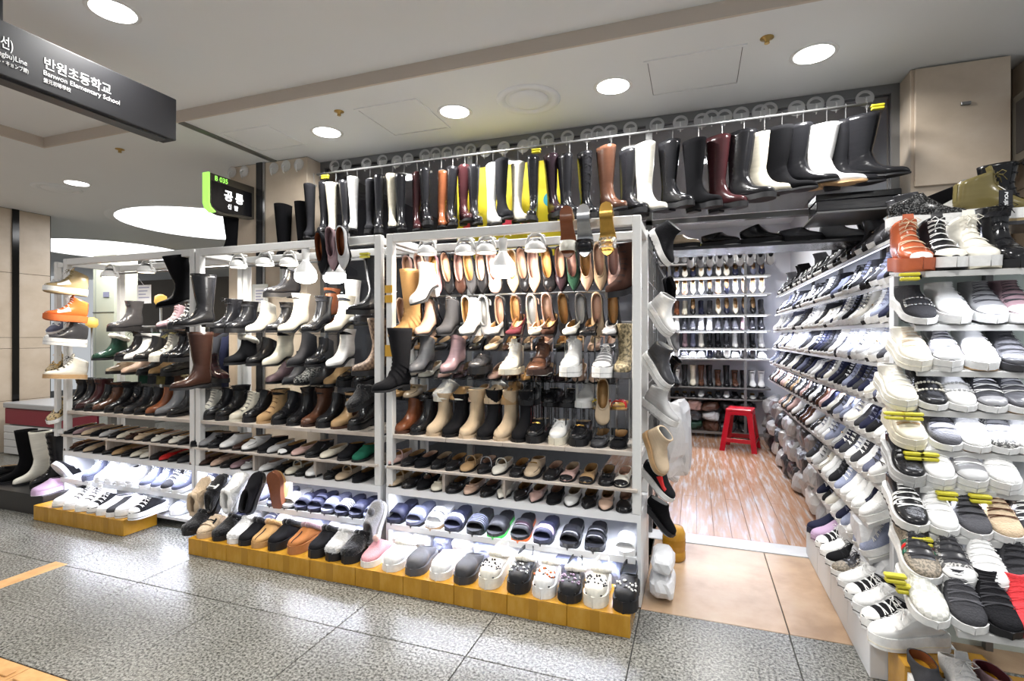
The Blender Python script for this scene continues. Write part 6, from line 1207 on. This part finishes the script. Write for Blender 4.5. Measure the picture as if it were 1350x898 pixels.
# ---- backless sneakers along the aisle edge (toes to the aisle)
ml = [('mule/platform/lace', dict(u='white', s='white~rubber', o='cream~rubber')), ('mule/platform/lace/cap', dict(u='black~fabric')), ('mule/platform/lace', dict(u='white~fabric')), ('mule/std/lace/cap', dict(u='black~fabric')), ('mule/std/lace', dict(u='white~fabric')), ('mule/std/lace', dict(u=GG, t='charcoal', x='charcoal~fabric')), ('mule/std/lace', dict(u='jet~fabric', x='black~fabric')), ('mule/std/lace', dict(u='white~fabric')), ('mule/std/lace/cap', dict(u='black~fabric')), ('mule/std/plain', dict(u='lilac~fabric', s='lilac~rubber')), ('mule/std/plain', dict(u='navy~fabric', s='navy~rubber'))]
for k, (key, c) in enumerate(ml):
    y = 2.195 + .112 * k; shoe(key, (.585 + .125, y, .155), -90 + 14, f'{colour_word(c["u"])} {noun(key)} along the aisle edge, {ORD[k + 1]} from the amber carton', 'backless sneakers along the aisle', 0, 0, 1.0 if k == 0 else .95, **c)
# ---- tiers of the aisle wall
wr = random.Random(21)
WK = ['sneaker/low/run/flat/plain', 'sneaker/low/run/flat/swoosh', 'sneaker/low/std/flat/plain', 'slipon/std', 'sneaker/low/chunky/flat/plain', 'loafer/mid/penny']
WC = ['white~knit', 'white', 'slate~knit', 'navy~knit', 'light grey~knit', 'blue grey~knit', 'white', 'charcoal~knit', 'ivory', 'black~knit']
LITE = {}
def lite(key):
    if key in LITE: return LITE[key]
    V = []; Fc = []; MI = []; roles = []
    for pn, me, role, par in proto(key):
        if pn in ('heel_tab', 'outsole', 'tongue_top', 'side_panel', 'buckle', 'apron_seam', 'zip'): continue
        if role not in roles: roles.append(role)
        b = len(V); V += [tuple(v.co) for v in me.vertices]
        for p in me.polygons: Fc.append(tuple(b + k for k in p.vertices)); MI.append(roles.index(role))
    me = mesh_from(key, V, Fc, True)
    for r_ in roles: me.materials.append(None)
    me.polygons.foreach_set('material_index', MI); LITE[key] = (me, roles); return LITE[key]
def small(key, loc, yaw, label, group, sc=.95, pitch=0, **cols):
    base = key.split('/')[0]; me, roles = lite(key); C = dict(DEF[base]); C.update(cols)
    for k in ('h', 'a', 't') if base in ('boot', 'flat', 'sneaker') else (): C[k] = cols.get(k, C['u'])
    nm = NAME[base]
    if base == 'flat' and key.split('/')[2] != 'flat': nm = 'heeled_shoe'
    o = bpy.data.objects.new(nm, me); COL.objects.link(o); o.location = loc; o.rotation_euler = (R(pitch), 0, R(yaw)); o.scale = (sc,) * 3
    for i, r_ in enumerate(roles): o.material_slots[i].link = 'OBJECT'; o.material_slots[i].material = resolve(C[r_])
    return tag(o, label, 'heel' if nm == 'heeled_shoe' else CAT[base], group)
TN = ['topmost', 'second', 'third', 'fourth', 'fifth', 'sixth', 'seventh', 'eighth', 'lowest']
for t, (z, x, ya, yb) in enumerate(WR):
    y = ya + .06; k = 0
    while y < min(yb, 6.5) - .05 and k < 38:
        k += 1
        if t in (5, 6) and y > 3.9: key = [B(16, 'flat', 'lace'), B(18, 'flat', 'plain'), 'loafer/mid/penny', 'flat/round/flat/plain'][wr.randrange(2) if t == 5 else 2 + wr.randrange(2)]; c = ['black', 'charcoal', 'brown', 'beige', 'tan', 'white', 'rose'][wr.randrange(7)]
        elif t == 0: key = ['slipon/std', B(16, 'flat', 'plain'), 'loafer/mid/penny'][wr.randrange(3)]; c = ['black', 'charcoal', 'pewter', 'jet~suede', 'dark grey', 'light grey'][wr.randrange(6)]
        elif t == 1: key = ['slipon/std', 'sneaker/low/run/flat/swoosh', 'loafer/mid/penny'][wr.randrange(3)]; c = ['black~knit', 'charcoal~knit', 'black', 'slate~knit', 'jet', 'light grey~knit'][wr.randrange(6)]
        else: key = WK[wr.randrange(6)]; c = WC[wr.randrange(10)]
        lb = f'{colour_word(c)} {noun(key)}, {ORD[k]} from the doorway on aisle wall {TN[t]} tier'
        cols = dict(u=c)
        if key.startswith('sneaker'): cols['x'] = ['white~fabric', 'charcoal~fabric', 'slate~fabric'][wr.randrange(3)]; cols['a'] = ['navy', 'white', 'light grey'][wr.randrange(3)]
        loc = (x + .125 * math.cos(R(WT)), y, z + .125 * math.sin(R(WT)))
        if y < 3.7: shoe(key, loc, -90, lb, 'shoes on the aisle wall tiers', WT, 0, .93, **cols)
        else: small(key, loc, -90 + wr.uniform(-3, 3), lb, 'shoes on the aisle wall tiers', .93, WT, **cols)
        y += .104 if y < 3.7 else .112
# ---- back shelving tiers
for t, z in enumerate(BZ):
    n = 15
    for k in range(n):
        x = -.62 + .098 * k
        if x > .80: continue
        if t == 0: key = 'flat/round/flat/plain'; c = ['light grey', 'grey', 'silver'][wr.randrange(3)]
        elif t in (1,): key = ['flat/almond/block/plain', 'flat/round/flat/plain'][wr.randrange(2)]; c = ['slate', 'white', 'blue grey', 'navy', 'ivory'][wr.randrange(5)]
        elif t == 2: key = ['flat/point/kitten/plain', 'flat/round/block/bow'][wr.randrange(2)]; c = ['ivory', 'nude', 'white', 'black', 'navy', 'cream'][wr.randrange(6)]
        elif t == 3: key = ['flat/point/kitten/plain', B(16, 'kitten', 'plain', 'point')][wr.randrange(2)]; c = ['black', 'ivory', 'navy', 'cream', 'charcoal', 'cognac'][wr.randrange(6)]
        elif t in (4, 5): key = [B(16, 'block', 'plain', 'almond'), B(16, 'kitten', 'plain', 'point')][wr.randrange(2)]; c = ['white', 'slate', 'black', 'ivory', 'mauve', 'charcoal'][wr.randrange(6)]
        elif t == 6: key = ['sneaker/low/std/lace/plain', 'loafer/thin/penny'][wr.randrange(2)]; c = ['white', 'navy', 'charcoal', 'light grey'][wr.randrange(4)]
        elif t == 7: key = [B(23, 'block', 'plain', 'almond'), B(20, 'flat', 'plain')][wr.randrange(2)]; c = ['black', 'white', 'cream', 'brown', 'black', 'jet'][wr.randrange(6)]
        else: key = ['flat/round/flat/plain', 'loafer/thin/plain'][wr.randrange(2)]; c = ['ivory', 'black', 'white', 'charcoal'][wr.randrange(4)]
        tl = 46 if key.startswith(('flat', 'loafer')) and t < 7 else 0; small(key, (x, 6.83 + .11 * math.cos(R(tl)), z + .11 * math.sin(R(tl))), wr.uniform(-4, 4), f'{colour_word(c)} {noun(key)}, {ORD[k + 1]} from the hung sneakers on back shelving {TN[t]} tier', 'shoes on the back shelving', .9, tl, u=c)
# shoes wrapped in clear film hung above the back shelving
e = tag(empty('hanging_wire', (.25, 6.0, 2.24)), 'taut wire across the shop carrying film-wrapped shoes', 'wire'); MB().tube([(-.9, 0, 0), (.84, 0, 0)], .004, 5).put('wire', GREYM, e)
for x in (-.9, .84): MB().tube([(x, 0, 0), (x, 0, .41)], .004, 5).put('hanger_rod', GREYM, e)
for k in range(9):
    x = -.05 + .098 * k; shoe('flat/round/flat/plain', (x, 5.98, 2.11), 0, f'grey film-wrapped flat hung on the wire, {ORD[k + 1]} from the doorway rack side', 'film-wrapped flats on the wire', 85, 0, .95, u=['silver', 'grey', 'light grey'][k % 3], l='charcoal')
    o = MB().box(-.012, .012, -.006, .006, 0, .04).put('yellow_clip', YEL, None, loc=(x, 5.975, 2.215)); tag(o, f'small yellow clip holding a film-wrapped flat, {ORD[k + 1]} from the doorway rack side', 'clip', 'yellow clips on the wire')
# shelf over the doorway with boxes and dark shoes under the hanging boots
e = tag(empty('over_door_shelf', (.4, 3.62, 1.83)), 'dark shelf under the hanging boots over the doorway', 'shelf')
bevel(MB().box(-.68, .62, -.1, .22, -.02, 0).put('board', M('charcoal'), e), .002, 1)
for x in (-.66, .6): MB().box(x - .01, x + .01, -.1, -.08, 0, .17).put('hanger', GREYM, e)
for k, (x, c, key, yw) in enumerate(((-.14, 'beige', 'slipon/std', 70), (.10, 'jet', 'slipon/std', 65), (.34, 'jet', 'sneaker/low/run/none/plain', 70), (.56, 'charcoal', 'slipon/std', 75), (.78, 'grey~suede', B(16, 'flat', 'plain', 'almond'), 70))):
    shoe(key, (x + .05, 3.6, 1.831), yw, f'{colour_word(c)} shoe on the over-door shelf, {ORD[k + 1]} from the doorway rack', 'shoes on the over-door shelf', 0, 0, .95, u=c, s='black~rubber')
e = tag(empty('shoe_box', (.80, 3.30, 1.93)), 'flat dark shoe box under the last hanging boots', 'box')
bevel(MB().box(-.18, .2, -.1, .1, 0, .055).put('tray', M('charcoal'), e), .003, 1); bevel(MB().box(-.185, .205, -.105, .105, .056, .09).put('lid', M('jet'), e), .003, 1)
MB().box(-.18, .2, -.1, .30, -.012, -.002).put('support_shelf', GREYM, e)
# yellow spring clips on the right-hand shelving
def yclip(x, y, z, lb, n=1):
    e = tag(empty('yellow_clip', (x, y, z)), lb, 'clip', 'yellow clips on the passage shelving')
    bevel(MB().box(-.03, .03, -.012, .012, -.018, -.006).put('jaw', YEL, e), .003, 1); bevel(MB().box(-.028, .028, -.014, .010, -.034, -.022).put('jaw', YEL, e), .003, 1); MB().tube([(0, .004, -.03), (0, .012, -.02), (0, .004, -.008)], .004, 5).put('spring', GREYM, e)
for q, (u, k) in enumerate(((1199, 'A'), (1178, 'D'), (1204, 'D'), (1205, 'E'), (1224, 'E'), (1248, 'F'), (1292, 'F'), (1215, 'G'), (1180, 'H'), (1195, 'H'), (1212, 'H'))):
    y, z = FR[k]; y -= .01; yclip(xat(u, y), y, z + (.0 if k != 'H' else .03 - .03 * (q - 8)), f'bright yellow clip, {ORD[q + 1]} counting down the aisle end of passage shelving')
for u, v, Y, lb in ((481, 332, 2.44, 'yellow clip on the pillar rack post'), (429, 230, 3.12, 'yellow tag at the pillar end of the rail'), (1157, 136, 3.12, 'yellow tag at the doorway pillar end of the rail'), (707, 195, 3.12, 'yellow tag midway along the boot rail')): yclip(xat(u, Y), Y, zat(u, v, Y), lb)
TAPEY = flat('amber tape patch', (.6, .33, .03), .35)
for u, v0, v1 in ((513, 376, 386), (513, 389, 399), (510, 455, 470)): 
    m = MB().box(RACKS[3][0] - .003, RACKS[3][0] + .043, 2.444, 2.449, zat(u, v1, 2.44), zat(u, v0, 2.44)).put('tape_patch', TAPEY); tag(m, f'amber tape wrapped on the doorway rack far post, {["highest", "middle", "lowest"][[376, 389, 455].index(v0)]}', 'tape', 'tape on the rack post')
for o in SC.objects:
    if o.name.split('.')[0] in ('vent_hole', 'charm', 'rhinestone_buckle'): o['kind'] = 'stuff'
